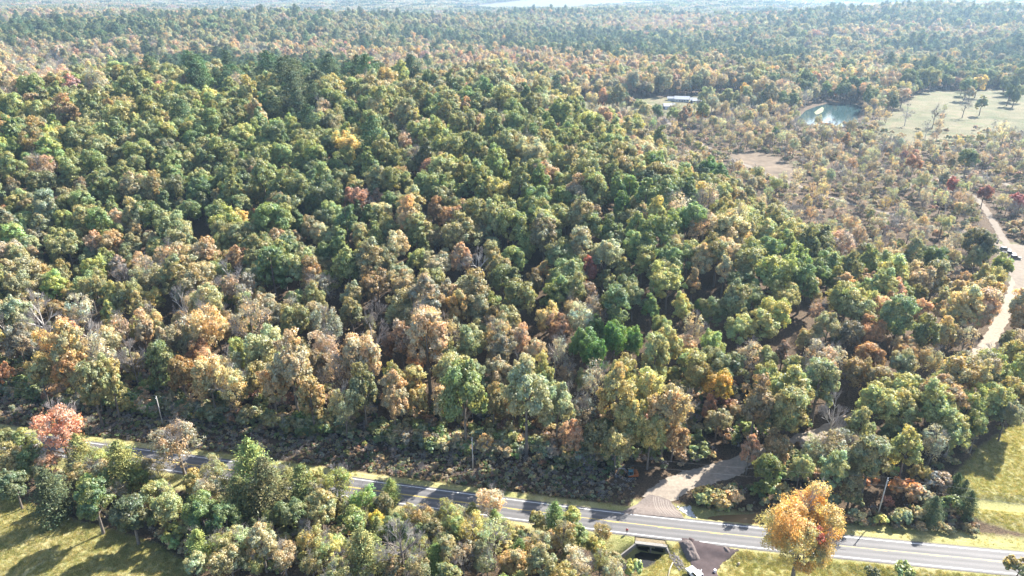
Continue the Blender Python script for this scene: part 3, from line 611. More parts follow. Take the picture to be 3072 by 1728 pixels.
# ------------------------------------------------------------------ which colours grow where
ANCH = [(150, 1050, 'grey4 tan3 ygreen1 greyolive3 gold2 bare2 olive2'), (900, 1050, 'greyolive4 olive3 tan3 grey2 bare1'), (1500, 1080, 'tan4 olive3 grey1 greyolive2 gold1'),
 (2100, 1100, 'olive4 ygreen3 tan2 green1 grey1'), (2700, 950, 'olive4 tan3 green2 ygreen2'), (2900, 1150, 'ygreen5 olive3 grey1 tan1'), (2600, 1330, 'greyolive4 olive4 ygreen2 tan1'),
 (250, 720, 'green4 olive5 ygreen2 tan1 greyolive2'), (250, 850, 'olive4 greyolive3 ygreen2 tan1.5 grey1'), (800, 620, 'green6 dgreen3 olive3 rust.5'), (1300, 720, 'green4 olive4 tan1.5 rust.5 greyolive2'), (1300, 880, 'olive4 greyolive3 tan2 green1'),
 (1900, 600, 'green9 vivid1 ygreen2 dgreen2 tan.4'), (2250, 760, 'green7 olive3 tan1'), (2700, 780, 'olive4 green3 tan2 grey1'), (1500, 400, 'green7 ygreen3 dgreen1 tan.4'),
 (700, 380, 'olive3 green5 ygreen3 tan.5'), (100, 420, 'ygreen3 olive4 green4'), (1950, 450, 'ygreen3 green6 olive2'), (600, 480, 'green5 dgreen2 olive3 ygreen2'),
 (2500, 640, 'grey4 olive3 tan3 bare1.5 ygreen1'), (2600, 500, 'grey5 tan3 olive2 bare2 pink1'), (2950, 540, 'grey4 pink2 red.7 olive2 tan2 bare1'), (2350, 360, 'grey4 olive3 tan2 pink1 greyolive2'),
 (2150, 400, 'tan4 grey4 rust1 olive1'), (2000, 470, 'tan4 grey4 olive2 ygreen1'), (1700, 270, 'greyolive4 tan2 gold1 pink1 olive2'), (1350, 245, 'greyolive4 olive4 dgreen2'), (2000, 260, 'greyolive3 pink2 tan2 gold1 olive2'),
 (700, 215, 'pine6 dgreen3 olive1'), (900, 240, 'pine4 dgreen4 olive2'), (100, 240, 'grey4 pink2 tan2'), (350, 260, 'olive3 green3 ygreen2'), (200, 190, 'grey3 pink2 olive2 tan2'), (700, 165, 'tan4 pink3 olive2 grey2'), (1500, 195, 'pink4 tan4 gold1'), (1150, 195, 'tan4 pink4 gold1 olive1'),
 (1900, 215, 'pink4 tan3 olive2 gold1'), (1700, 130, 'pine4 dgreen4 olive1'), (1950, 165, 'pine4 dgreen4 olive2'), (2250, 170, 'pine3 dgreen4 olive2'), (2250, 220, 'olive4 greyolive3 dgreen2'), (2500, 160, 'olive4 greyolive3 tan2'), (2650, 190, 'gold2 tan4 olive3'), (2500, 260, 'grey3 dgreen3 pink1 tan2'),
 (2900, 160, 'pine4 olive3'), (2950, 215, 'dgreen4 olive3 pine2'), (250, 95, 'pine3 dgreen3 olive3'), (80, 105, 'pine3 dgreen3 olive2'), (60, 60, 'pink3 tan3 olive2'), (550, 85, 'pine2 olive4 dgreen2'), (900, 120, 'olive4 greyolive3 pine2'), (1000, 70, 'pine3 greyolive3'),
 (1300, 125, 'pine4 dgreen2 olive2'), (1200, 95, 'greyolive4 olive3'), (1200, 150, 'tan3 olive3 pine2 pink1'), (2000, 90, 'pink5 tan3'), (1700, 85, 'tan2 greyolive4 olive2'), (2400, 85, 'pine2 dgreen3 olive3 tan1'), (2300, 110, 'olive4 pine2 tan2'), (2850, 75, 'dgreen4 pine3 olive2'), (2750, 115, 'tan3 pink2 olive3'),
 (300, 40, 'olive3 grey3 pine2 pink2'), (900, 30, 'greyolive3 grey3 pine3'), (1500, 45, 'olive3 pine3 grey2'), (2300, 35, 'pine4 grey3 olive2'), (2950, 35, 'grey3 dgreen2 olive2')]
AP = np.array([(a, b) for a, b, _ in ANCH], float)
CLS = sorted({w.rstrip('0123456789.') for *_, s in ANCH for w in s.split()})
AW = np.zeros((len(ANCH), len(CLS)))
for i, (*_, s) in enumerate(ANCH):
    for w in s.split():
        k = w.rstrip('0123456789.'); AW[i, CLS.index(k)] = float(w[len(k):])
    AW[i] /= AW[i].sum()
def classes_at(x, y, z):
    px, py, _ = project(x, y, z)
    px = px + 90 * np.sin(y / 41) * np.sin(x / 57); sy = np.interp(py, [0, 60, 200, 350, 700, 1200], [13, 20, 38, 75, 130, 160])
    dd = ((px[:, None] - AP[None, :, 0]) / 330) ** 2 + ((py[:, None] - AP[None, :, 1]) / sy[:, None]) ** 2
    W = 1 / (dd + .02) ** 2.2; P = (W[:, :, None] * AW[None]).sum(1); P /= P.sum(1, keepdims=True)
    cell = 24.0 + 30 * (np.hypot(x, y) > 900); cx_ = np.floor((x + 6 * np.sin(y / 9)) / cell).astype(np.int64); cy_ = np.floor((y + 6 * np.sin(x / 8)) / cell).astype(np.int64)
    hsh = ((cx_ * 73856093) ^ (cy_ * 19349663)) & 0xffff; uc = ((hsh * 40503) & 0xffff) / 65536.0
    u = np.where(rng.uniform(size=len(px)) < .5, uc, rng.uniform(size=len(px)))[:, None]; return (np.cumsum(P, 1) < u).sum(1).clip(0, len(CLS) - 1)
# ------------------------------------------------------------------ where trees stand
WOOD_R = GP([(2250, 1440), (2275, 1395), (2420, 1345), (2640, 1262), (2830, 1180), (2910, 1130), (2975, 1060), (3080, 960), (3600, 850), (3600, 1130), (3090, 1265), (3010, 1295), (2930, 1352), (2870, 1420), (2780, 1440), (2600, 1450), (2400, 1455)])
def forest_ok(x, y):
    ro = road_off(x, y); d = np.hypot(x, y)
    drv_x = np.interp(y, DRIVE[:, 1], DRIVE[:, 0])
    left_of_drive = (x < drv_x - 5) | (y > 330)
    ok = (ro > FOREST_EDGE_OFF) & left_of_drive
    ok |= poly_sd(x, y, WOOD_R) > 0
    ok |= (y > 230) & (x > drv_x + 6) & (line_d(x, y, DRIVE) > 7)
    for p, m in ((POND, 5), (POND_FRONT, 0), (FIELD_R, 0), (HOUSE_C, 0), (BROWN_C, 0), (PALE_C, 0), (PATH_C, 0), (LOT_C, 3), (FAR_F, 0), (FAR_F2, 0), (FAR_F3, 0), (FIELD_LR, 6)):
        ok &= (poly_sd(x, y, p) < -m) | ((np.sin(x / 9 + 1) * np.sin(y / 13 + 2) + .5 * np.sin(x / 4.1) > .93) if p is FIELD_R else False)
    ok &= line_d(x, y, VROAD) > 4.5; ok &= poly_sd(x, y, MOUTH) < 0; ok &= (line_d(x, y, PROAD) > 5) & (line_d(x, y, YARD) > 6) & (line_d(x, y, DRIVE) > 4.5)
    for kk in (5., 10., 15., 20.): ok &= line_d(x * (1 + kk / np.maximum(y, 1)), y + kk, DVIS) > 2.6
    for kk in (7., 14., 22., 30.): ok &= line_d(x * (1 + kk / np.maximum(y, 1)), y + kk, VVIS) > 3.2
    return ok
def valley(x, y):                                       # the thin scrubby lowland beyond the hill's foot
    xr = np.interp(y, [200, 223, 286, 400, 560, 700], [200, 180, 150, 122, 90, -20])
    return (x > xr) & (y > 240) & (y < 690)
def scatter(r0, r1, sp, ang=46):
    a0, a1 = R_(-ang), R_(ang + 3); X1 = r1 * math.sin(a1)
    gx, gy = np.meshgrid(np.arange(-X1, X1, sp), np.arange(r0 * math.cos(a1), r1, sp * .87)); gx = gx + (np.arange(gx.shape[0]) % 2)[:, None] * sp / 2
    x = (gx + rng.uniform(-.36, .36, gx.shape) * sp).ravel(); y = (gy + rng.uniform(-.36, .36, gx.shape) * sp).ravel()
    r = np.hypot(x, y); t = np.arctan2(x, y); k = (r >= r0) & (r < r1) & (t > a0) & (t < a1); return x[k], y[k]
def kinds_for(c, cls_name):
    return {'bare': ['bare'], 'pine': ['pine'], 'grey': ['sparse', 'wispy', 'wispy', 'bare'], 'pink': ['sparse', 'tall'], 'tan': ['round', 'sparse', 'tall'], 'dgreen': ['round', 'round', 'cone'], 'green': ['round', 'round', 'tall', 'cone'],
            'vivid': ['round', 'tall']}.get(cls_name, ['round', 'round', 'tall'])
EXP = np.array([(i['x'], i['y'], i['r']) for i in items])
def fill(r0, r1, sp):
    x, y = scatter(r0, r1, sp); k = forest_ok(x, y); x, y = x[k], y[k]
    val = valley(x, y); k = ~val | (rng.uniform(size=len(x)) < .72); x, y, val = x[k], y[k], val[k]
    d = np.min(np.hypot(x[:, None] - EXP[None, :, 0], y[:, None] - EXP[None, :, 1]) - .62 * EXP[None, :, 2], 1); k = d > 3.0
    x, y, val = x[k], y[k], val[k]; z = terrain(x, y); c = classes_at(x, y, z + 9)
    for a, b, h, ci, vv in zip(x, y, z, c, val):
        cn = CLS[ci]; cn = random.choice(['dgreen', 'green', 'pine']) if (cn == 'pine' and b > 1300) else cn; kd = random.choice(kinds_for(ci, cn)); kd = random.choice(['wispy', 'wispy', 'wispy', 'sparse', 'bare', kd]) if vv else kd; cn = random.choice(['grey', 'tan', 'greyolive', cn]) if vv else cn; v = random.randrange(len(PROTO[kd])); p = PROTO[kd][v]
        s = random.choice([.62, .82, .95, 1.05, 1.12, 1.38]) * random.uniform(.9, 1.1) * (sp / 8.0) * (.60 if vv else 1.0) * (1.15 if kd in ('cone', 'pine') else 1.0)
        px, py, Z = project(a, b, h + p['hc'] * s)
        kz = 1.36 if (a < 34 and float(road_off(a, b)) < 60) else 1.06
        items.append(dict(kind=kd, v=v, col=cn, x=a, y=b, z=h, s=s, kz=kz, px=px, py=py, w=2 * p['R'] * s * F_PX / Z, zone='forest', ex=False, r=p['R'] * s))
fill(120, 420, 7.6); fill(420, 1500, 8.9); fill(1500, 2500, 10.6)

def fill_strip(n, x0, x1, o0, o1, cols):
    got = []
    for _ in range(n):
        x = rng.uniform(x0, x1); y = float(road_y(x)) + rng.uniform(o0, o1); P1 = (np.array([x]), np.array([y]))
        if poly_sd(*P1, FIELD_LL)[0] > -2.5 or poly_sd(*P1, NEAR_R)[0] > -1 or line_d(*P1, CREEK_DOWN)[0] < 3.5: continue
        if np.min(np.hypot(x - EXP[:, 0], y - EXP[:, 1]) - .5 * EXP[:, 2]) < .8 or any(math.hypot(x - a, y - b) < 3.6 for a, b in got): continue
        got.append((x, y)); cn = random.choice(cols); kd = random.choice(['round', 'tall', 'sparse', 'sparse', 'wispy', 'sparse', 'cedar']); v = random.randrange(len(PROTO[kd])); p = PROTO[kd][v]
        if kd == 'cedar': cn = random.choice(['cedar', 'dcedar'])
        s_ = random.uniform(.38, .62) * (1.3 if kd == 'cedar' else 1.0); z = tz(x, y); px, py, Z = project(x, y, z + p['hc'] * s_)
        items.append(dict(kind=kd, v=v, col=cn, x=x, y=y, z=z, s=s_, px=px, py=py, w=2 * p['R'] * s_ * F_PX / Z, zone='strip', ex=False, r=p['R'] * s_))
fill_strip(900, -175, 22, -34, -7.0, ['olive', 'greyolive', 'ygreen', 'green', 'olive', 'ygreen'])
def tint_of(col, ex=False, far=0.0):
    c = np.array(COL[col]) * 1.5; g = rng.normal(0, .07, 3) + rng.normal(0, .13)
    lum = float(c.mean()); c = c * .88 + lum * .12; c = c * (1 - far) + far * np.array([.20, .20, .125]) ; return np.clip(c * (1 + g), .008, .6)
TREE_LIMIT = 300
vis = [i for i in items if -60 < i['px'] < 3132 and i['py'] < 1790]
off = [i for i in items if not (-60 < i['px'] < 3132 and i['py'] < 1790)]
leafy = [i for i in vis if i['kind'] in ('round', 'tall', 'cone', 'sparse', 'wispy', 'vase')]
leafy.sort(key=lambda i: (-(i['w'] + (14 if i['ex'] else 0))))
single = leafy[:TREE_LIMIT]
single += [i for i in vis if (i['kind'] in ('cedar', 'shrub')) or (i['kind'] == 'bare' and i['w'] > 26)]
sid = {id(i) for i in single}
mass = [i for i in items if id(i) not in sid]

# ------------------------------------------------------------------ the individual trees
ORD = 'first second third fourth fifth sixth seventh eighth ninth tenth eleventh twelfth thirteenth fourteenth fifteenth sixteenth seventeenth eighteenth nineteenth twentieth'.split()
NUM = 'one two three four five six seven eight nine ten eleven twelve thirteen fourteen fifteen sixteen seventeen eighteen nineteen twenty'.split()
def where(i):
    ro = float(road_off(i['x'], i['y'])); px = i['px']
    if ro < 0:
        return ('in the thicket before the road', 'the culvert', -px) if px < 1950 else ('on the verge past the dirt pad', 'the pad', px)
    if i['y'] > 520: return ('out by the pond and farmstead', 'the pond', abs(px - 2500))
    if valley(i['x'], i['y']) and i['y'] > 300: return ('in the valley below the pond', 'the parked cars', -px)
    if px > 2235 and i['y'] < np.interp(i['x'], DRIVE[:, 0], DRIVE[:, 1]) + 2: return ('in the wood below the driveway', 'the gravel entrance', px)
    row = int(max(0, (ro - FOREST_EDGE_OFF) / 14.0))
    return (f'of row {NUM[min(row, 19)]} behind the road', 'the pond side', -px)
FORM = dict(vase='tree', wispy='wispy tree', round='tree', tall='tall tree', cone='pointed tree', sparse='thin-leaved tree', bare='tree', cedar='cedar', shrub='shrub')
NAME = dict(bare='bare_tree', cedar='cedar_tree', shrub='shrub')
bins = {}
for i in single:
    loc, ref, key = where(i); i['phrase'] = (f"{WORD[i['col']]} {FORM[i['kind']]}", loc, ref); i['key'] = key
    bins.setdefault(i['phrase'], []).append(i)
for (what, loc, ref), L in bins.items():
    L.sort(key=lambda i: i['key'])
    for n, i in enumerate(L):
        i['label'] = f'the only {what} {loc}' if len(L) == 1 else f"{ORD[n] if n < 20 else str(n + 1) + 'th'} {what} {loc}, counted from {ref}"
GROUP = dict(bare_tree='leafless trees', cedar_tree='cedars beside the road', shrub='shrubs beside the road', broadleaf_tree='autumn broadleaf trees')
def plant(i):
    p = PROTO[i['kind']][i['v']]; nm = NAME.get(i['kind'], 'broadleaf_tree')
    o = empty(nm, (i['x'], i['y'], i['z'] - .05), rng.uniform(0, 6.28)); o.scale = (i['s'] * rng.uniform(.93, 1.07), i['s'] * rng.uniform(.93, 1.07), i['s'] * i.get('kz', 1.0) * rng.uniform(.94, 1.08))
    tag(o, i['label'], 'shrub' if nm == 'shrub' else 'tree', GROUP[nm])
    link('trunk' if nm != 'shrub' else 'stem', p['trunk'], o)
    c = link('crown' if nm != 'shrub' else 'foliage', p['crown'], o); c['tint'] = [float(k) * (1.12 if i['zone'] == 'strip' else 1.0) for k in tint_of(i['col'])]
    if p['twig']: link('twigs', p['twig'], o)
    return o, c
maple = None
for i in single:
    o, c = plant(i)
    if i['zone'] == 'strip' and abs(i['px'] - 2408) < 2: maple = (o, i)
if maple:
    o, i = maple; o['label'] = 'large golden orange tree with a red branch on the near verge, before the road'
    bm_ = crown_mesh('red_branch', 777, 1.7, 7.5, 9.3, 13, 6, 16, .12, fill=.6)
    b = link('red_branch', bm_, o, (-.9, -3.9, 4.2)); b['tint'] = [.36, .11, .09]; b['label'] = 'scarlet patch of leaves on one branch'
    b.rotation_euler = (0, 0, 0); o.rotation_euler = (0, 0, 0)

# ------------------------------------------------------------------ the masses: the woods beyond the single trees, undergrowth, grass
def proto_collection(name, meshes):
    col = bpy.data.collections.new(name)
    for k, me in enumerate(meshes):
        ob = bpy.data.objects.new(f'{name}_{k:02d}', me); col.objects.link(ob)
    return col
def mass_object(name, col, pos, idx, rot, scl, tint, label, cat):
    n = len(pos); me = bpy.data.meshes.new(name); me.vertices.add(n); me.vertices.foreach_set('co', np.asarray(pos, np.float32).ravel())
    def at(nm, ty, arr, key):
        a = me.attributes.new(nm, ty, 'POINT'); a.data.foreach_set(key, np.asarray(arr).ravel())
    at('pick', 'INT', np.asarray(idx, np.int32), 'value'); at('turn', 'FLOAT_VECTOR', np.c_[np.zeros((n, 2)), rot].astype(np.float32), 'vector')
    at('size', 'FLOAT_VECTOR', np.asarray(scl, np.float32), 'vector'); at('tint', 'FLOAT_COLOR', np.c_[tint, np.ones(n)].astype(np.float32), 'color')
    ng = bpy.data.node_groups.new(name, 'GeometryNodeTree'); ng.interface.new_socket('Geometry', in_out='INPUT', socket_type='NodeSocketGeometry'); ng.interface.new_socket('Geometry', in_out='OUTPUT', socket_type='NodeSocketGeometry')
    N, L = ng.nodes, ng.links; gi = N.new('NodeGroupInput'); go = N.new('NodeGroupOutput')
    ci = N.new('GeometryNodeCollectionInfo'); ci.inputs['Collection'].default_value = col; ci.inputs['Separate Children'].default_value = True; ci.inputs['Reset Children'].default_value = True
    ip = N.new('GeometryNodeInstanceOnPoints'); ip.inputs['Pick Instance'].default_value = True
    def na(nm, ty):
        a = N.new('GeometryNodeInputNamedAttribute'); a.data_type = ty; a.inputs['Name'].default_value = nm; return a.outputs['Attribute']
    L.new(gi.outputs[0], ip.inputs['Points']); L.new(ci.outputs[0], ip.inputs['Instance']); L.new(na('pick', 'INT'), ip.inputs['Instance Index'])
    e2r = N.new('FunctionNodeEulerToRotation'); L.new(na('turn', 'FLOAT_VECTOR'), e2r.inputs[0]); L.new(e2r.outputs[0], ip.inputs['Rotation'])
    L.new(na('size', 'FLOAT_VECTOR'), ip.inputs['Scale']); L.new(ip.outputs[0], go.inputs[0])
    o = link(name, me); md = o.modifiers.new('scatter', 'NODES'); md.node_group = ng
    return tag(o, label, cat, kind='stuff')
order = []; forest_meshes = []
for kd in ('round', 'tall', 'cone', 'sparse', 'wispy', 'bare', 'cedar', 'pine', 'shrub'):
    for v, p in enumerate(PROTO[kd]):
        order.append((kd, v)); forest_meshes.append(join_meshes('woods', [p['trunk'], p['crown']] + ([p['twig']] if p['twig'] else [])))
# far woods: patches of tree tops, coarser with distance
grove0 = len(forest_meshes)
for gseed in range(5):
    g = np.random.default_rng(300 + gseed); parts = []; V, Fc, LV, CV = [], [], [], []; off_ = 0; P, N_, S = [], [], []
    pts = [(a, b) for a in np.arange(-22, 23, 9.4) for b in np.arange(-22, 23, 9.4)]
    for a, b in pts:
        a += g.uniform(-3, 3); b += g.uniform(-3, 3); h = g.uniform(7.5, 17); rr = g.uniform(3.4, 5.2); cv = g.uniform(); lv0 = g.uniform(-.22, .22); npc = 110
        d = rdir(g, npc); d[:, 2] = np.abs(d[:, 2]) * 1.1 - .35; d = unit(d); lump = 1 + .22 * np.sin(d[:, 0] * 7 + cv * 9) * np.sin(d[:, 1] * 6 + d[:, 2] * 5)
        P.append(np.array([a, b, h - 3]) + d * np.array([rr, rr, rr * 1.05]) * (g.uniform(.8, 1.05, npc) * lump)[:, None]); N_.append(unit(d + rdir(g, npc) * .5)); S.append(g.uniform(.75, 1.35, npc)); LV.append(np.clip(g.normal(.5, .2, npc) + lv0, 0, 1)); CV.append(np.full(npc, cv))
    V, Fc = leaf_arrays(g, np.concatenate(P), np.concatenate(N_), np.concatenate(S), .75)
    forest_meshes.append(arrays_mesh('woods', V, Fc, 4, M['leaf'], {'leafvar': ('FACE', np.concatenate(LV)), 'clumpvar': ('FACE', np.concatenate(CV))}))
pos, idx, rot, scl, tin = [], [], [], [], []
key = {k: n for n, k in enumerate(order)}
for i in mass:
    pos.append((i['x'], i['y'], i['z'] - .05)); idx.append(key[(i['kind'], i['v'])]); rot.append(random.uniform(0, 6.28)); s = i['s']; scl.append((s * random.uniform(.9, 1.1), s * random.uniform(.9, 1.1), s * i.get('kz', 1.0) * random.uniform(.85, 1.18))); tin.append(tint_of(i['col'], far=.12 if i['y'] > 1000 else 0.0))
for r0, r1, sp in ((2500, 3600, 34.0), (3600, 7500, 48.0)):
    x, y = scatter(r0, r1, sp, 43); k = np.ones(len(x), bool)
    for p in (FAR_F, FAR_F2, FAR_F3): k &= poly_sd(x, y, p) < -sp * .35
    x, y = x[k], y[k]; z = terrain(x, y); c = classes_at(x, y, z + 9)
    for a, b, h, ci in zip(x, y, z, c):
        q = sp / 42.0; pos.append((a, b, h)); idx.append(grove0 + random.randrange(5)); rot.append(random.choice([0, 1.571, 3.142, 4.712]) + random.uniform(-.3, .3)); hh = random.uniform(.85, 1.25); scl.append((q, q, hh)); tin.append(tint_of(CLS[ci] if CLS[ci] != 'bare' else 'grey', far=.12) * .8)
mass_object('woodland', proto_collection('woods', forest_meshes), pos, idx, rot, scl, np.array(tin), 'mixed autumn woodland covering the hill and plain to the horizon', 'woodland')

# undergrowth in the shaded strip behind the road, inside the woods' edge and in the thicket
ug = [join_meshes('brush', [p['trunk'], p['crown']]) for p in PROTO['shrub']]
ug += [join_meshes('brush', [crown_mesh('brush', 140 + k, 1.3, 0, 1.7, 9, 6, 16, .15, low=-.2)]) for k in range(2)]
ug += [twig_mesh('brush', 150 + k, 1.4, .3, 2.6, 7, 3, .02) for k in range(2)]
pos, idx, rot, scl, tin = [], [], [], [], []
def brush(x0, x1, o0, o1, n, smin, smax, cols, keep=None, picks=None):
    x = rng.uniform(x0, x1, n); y = road_y(x) + rng.uniform(o0, o1, n) * 1.02
    k = (line_d(x, y, DRIVE) > 4) & (line_d(x, y, CREEK_UP) > 3) & (line_d(x, y, CREEK_DOWN) > 3.2)
    if keep is not None: k &= keep(x, y)
    x, y = x[k], y[k]; z = terrain(x, y) - .05
    for a, b, c in zip(x, y, z):
        pos.append((a, b, c)); idx.append(int(rng.choice(picks)) if picks else int(rng.integers(len(ug)))); rot.append(rng.uniform(0, 6.28)); s = rng.uniform(smin, smax); scl.append((s, s, s * rng.uniform(.7, 1.1))); tin.append(tint_of(random.choice(cols)))
brush(22, 33, 7.5, 22, 110, .25, .7, ['olive', 'tan', 'rust', 'grey', 'orange'], None, [4, 5, 6, 7])
brush(-190, 24, 7.2, 20, 3200, .3, .75, ['olive', 'tan', 'rust', 'grey', 'dgreen', 'rust'], None, [4, 4, 5, 5, 6, 7])
brush(-190, 24, 10, 20, 260, .3, .6, ['olive', 'greyolive', 'tan', 'green'])
brush(-190, 30, 19, 25, 420, .9, 1.9, ['olive', 'dgreen', 'tan', 'green', 'greyolive'])
brush(30, 90, 22, 62, 420, .8, 1.7, ['olive', 'dgreen', 'tan', 'rust', 'green'], lambda x, y: poly_sd(x, y, MOUTH) < -1)
brush(-190, 34, 18, 40, 700, .8, 1.6, ['olive', 'dgreen', 'tan', 'rust', 'green'])
brush(-190, 14, -30, -7.5, 620, .5, 1.2, ['olive', 'dgreen', 'ygreen', 'greyolive', 'tan'], lambda x, y: poly_sd(x, y, FIELD_LL) < -1)
brush(48, 112, 8.5, 18, 420, .3, .75, ['olive', 'tan', 'ygreen', 'rust', 'greyolive', 'dgreen'], lambda x, y: poly_sd(x, y, FIELD_LR) < 0)
brush(120, 420, 130, 520, 4200, .7, 1.6, ['grey', 'tan', 'greyolive', 'olive', 'pink', 'grey'], lambda x, y: valley(x, y) & (poly_sd(x, y, POND) < -4) & (line_d(x, y, VROAD) > 3.5) & (line_d(x, y, PROAD) > 3.5) & (line_d(x, y, YARD) > 4) & (poly_sd(x, y, LOT_C) < -2) & (poly_sd(x, y, BROWN_C) < 2) & ((poly_sd(x, y, FIELD_R) < rng.uniform(0, 26, len(x))) | (rng.uniform(size=len(x)) < .16)))
brush(60, 190, 14, 60, 520, .5, 1.1, ['olive', 'greyolive', 'ygreen', 'tan'], lambda x, y: poly_sd(x, y, WOOD_R) > 0)
APRON = GP([(1850, 1545), (1900, 1480), (1985, 1430), (2240, 1385), (2240, 1430), (2024, 1500), (2060, 1560)])
_p = np.array(pos); k = np.nonzero(poly_sd(_p[:, 0], _p[:, 1], APRON) < 0)[0]
sel = lambda a: [a[j] for j in k]
mass_object('undergrowth', proto_collection('brush', ug), sel(pos), sel(idx), sel(rot), sel(scl), np.array(sel(tin)), 'tangled brush and saplings along the road and under the trees', 'undergrowth')
# grass tufts
def tuft(seed, n, h, r):
    g = np.random.default_rng(seed); a = np.c_[g.normal(0, r, n), g.normal(0, r, n), np.zeros(n)]; t = a + np.c_[g.normal(0, .5 * h, n), g.normal(0, .5 * h, n), h * g.uniform(.5, 1.1, n)]
    w = unit(np.cross(t - a, rdir(g, n))) * .03; V = np.stack([a - w, a + w, t + w * .3, t - w * .3], 1).reshape(-1, 3)
    return arrays_mesh('tuft', V, np.arange(n * 4).reshape(-1, 4), 4, M['leaf'], {'leafvar': ('FACE', g.uniform(size=n)), 'clumpvar': ('FACE', g.uniform(size=n))})
tufts = [tuft(170 + k, 40, .38, .32) for k in range(4)]
pos, idx, rot, scl, tin = [], [], [], [], []
GCOL = [(.43, .39, .16), (.33, .33, .12), (.50, .44, .25), (.26, .28, .10)]
def sow(poly, n, smin, smax, keep=None):
    lo, hi = poly.min(0), poly.max(0); lo = np.maximum(lo, [-170, 95]); hi = np.minimum(hi, [190, 260])
    x = rng.uniform(lo[0], hi[0], n); y = rng.uniform(lo[1], hi[1], n); k = poly_sd(x, y, poly) > 0
    k &= (np.abs(road_off(x, y)) > 4.8) & (poly_sd(x, y, PAD) < -.3) & (line_d(x, y, CREEK_DOWN) > 2.6) & (line_d(x, y, CREEK_UP) > 2.2)
    x, y = x[k], y[k]; z = terrain(x, y)
    for a, b, c in zip(x, y, z): pos.append((a, b, c)); idx.append(random.randrange(4)); rot.append(random.uniform(0, 6.28)); s = random.uniform(smin, smax); scl.append((s, s, s * random.uniform(.6, 1.1))); tin.append(np.array(random.choice(GCOL)) * random.uniform(.8, 1.2))
sow(FIELD_LL, 26000, .5, 1.0); sow(FIELD_LR, 26000, .4, .9); sow(NEAR_R, 16000, .5, 1.0)
VERGE = np.array([(x, float(road_y(x)) + 4.6) for x in np.arange(-170, 130, 5)] + [(x, float(road_y(x)) + 10.5) for x in np.arange(130, -170, -5)])
VERGE2 = np.array([(x, float(road_y(x)) - 4.6) for x in np.arange(-170, 130, 5)] + [(x, float(road_y(x)) - 9.5) for x in np.arange(130, -170, -5)])
sow(VERGE, 12000, .4, .9); sow(VERGE2, 12000, .4, .9)
_p = np.array(pos); k = np.nonzero(poly_sd(_p[:, 0], _p[:, 1], APRON) < 0)[0]
mass_object('grass', proto_collection('tufts', tufts), sel(pos), sel(idx), sel(rot), sel(scl), np.array(sel(tin)), 'rough yellow-green grass on the fields and road verges', 'grass')

# ------------------------------------------------------------------ water
def water_mat(name, col, rough, bump, scale):
    m, n, l, out = new_mat(name); v = objvec(n); t = noise(n, l, scale, 3, .5, v)
    b = n.new('ShaderNodeBsdfPrincipled'); b.inputs['Base Color'].default_value = (*col, 1); b.inputs['Roughness'].default_value = rough
    b.inputs['IOR'].default_value = 1.33; b.inputs['Specular IOR Level'].default_value = .9
    bp = n.new('ShaderNodeBump'); bp.inputs['Strength'].default_value = bump; bp.inputs['Distance'].default_value = .1
    l.new(t.outputs[0], bp.inputs['Height']); l.new(bp.outputs[0], b.inputs['Normal']); l.new(b.outputs[0], out.inputs[0]); return m
def flat_water(name, poly, z, mat):
    me = bpy.data.meshes.new(name); me.from_pydata([(a, b, z) for a, b in poly], [], [tuple(range(len(poly)))]); me.materials.append(mat)
    bm = bmesh.new(); bm.from_mesh(me)
    for q in bm.faces:
        if q.normal.z < 0: q.normal_flip()
    bm.to_mesh(me); bm.free(); return tag(link(name, me), kind='structure')
pc = POND.mean(0); flat_water('pond', pc + (POND - pc) * 1.03, -.55, water_mat('pond_water', (.035, .07, .072), .10, .45, .5))
ub = GP([(2080, 1552), (2100, 1540), (2160, 1530), (2240, 1520), (2330, 1505), (2420, 1490), (2440, 1512), (2350, 1540), (2250, 1572), (2160, 1568), (2110, 1562)])
flat_water('creek_pool', ub, -1.25, water_mat('muddy_water', (.21, .135, .065), .12, .25, 1.2))
flat_water('creek', np.array([(36.2, 124.5), (36.2, 119.5), (33, 116), (26, 112.5), (14, 109), (-6, 103), (-8, 108), (14, 115), (24, 118), (28.6, 121), (28.8, 124.5)]), -2.5, water_mat('dark_water', (.025, .022, .016), .08, .2, 1.0))
isl = GP([(2442, 338), (2452, 330), (2466, 321), (2472, 325), (2468, 336), (2458, 342), (2448, 344)], -.5)
patch('algae_mat', isl, simple('algae', (.17, .185, .085), .9, .3, .3), 1.15, 1.2, .3)
tag(bpy.data.objects['algae_mat'], 'pale green algae mat floating on the pond', 'algae')

# ------------------------------------------------------------------ stones
def stone(g, r):
    bm = bmesh.new(); bmesh.ops.create_icosphere(bm, subdivisions=1, radius=r)
    for v in bm.verts: v.co = v.co * g.uniform(.7, 1.25); v.co.z *= .7
    V = [tuple(v.co) for v in bm.verts]; F = [tuple(v.index for v in f.verts) for f in bm.faces]; bm.free(); return V, F
def stones(name, poly, n, rmin, rmax, mat, label, zoff=.0):
    g = np.random.default_rng(55); V, F = [], []; poly = np.array(poly); lo, hi = poly.min(0), poly.max(0); k = 0
    while k < n:
        x, y = g.uniform(lo, hi)
        if poly_sd(np.array([x]), np.array([y]), poly)[0] < 0: continue
        k += 1; v, f = stone(g, g.uniform(rmin, rmax)); o = len(V); z = tz(x, y) + zoff
        V += [(a + x, b + y, c + z) for a, b, c in v]; F += [tuple(i + o for i in q) for q in f]
    me = bpy.data.meshes.new(name); me.from_pydata(V, [], F); me.materials.append(mat); return tag(link(name, me), label, 'stones', kind='stuff')
M['stone'] = simple('pale_stone', (.48, .475, .46), .85, .22, 2.0, bump=.4)
M['dark_stone'] = simple('grey_stone', (.12, .108, .10), .9, .35, 2.0, bump=.4)
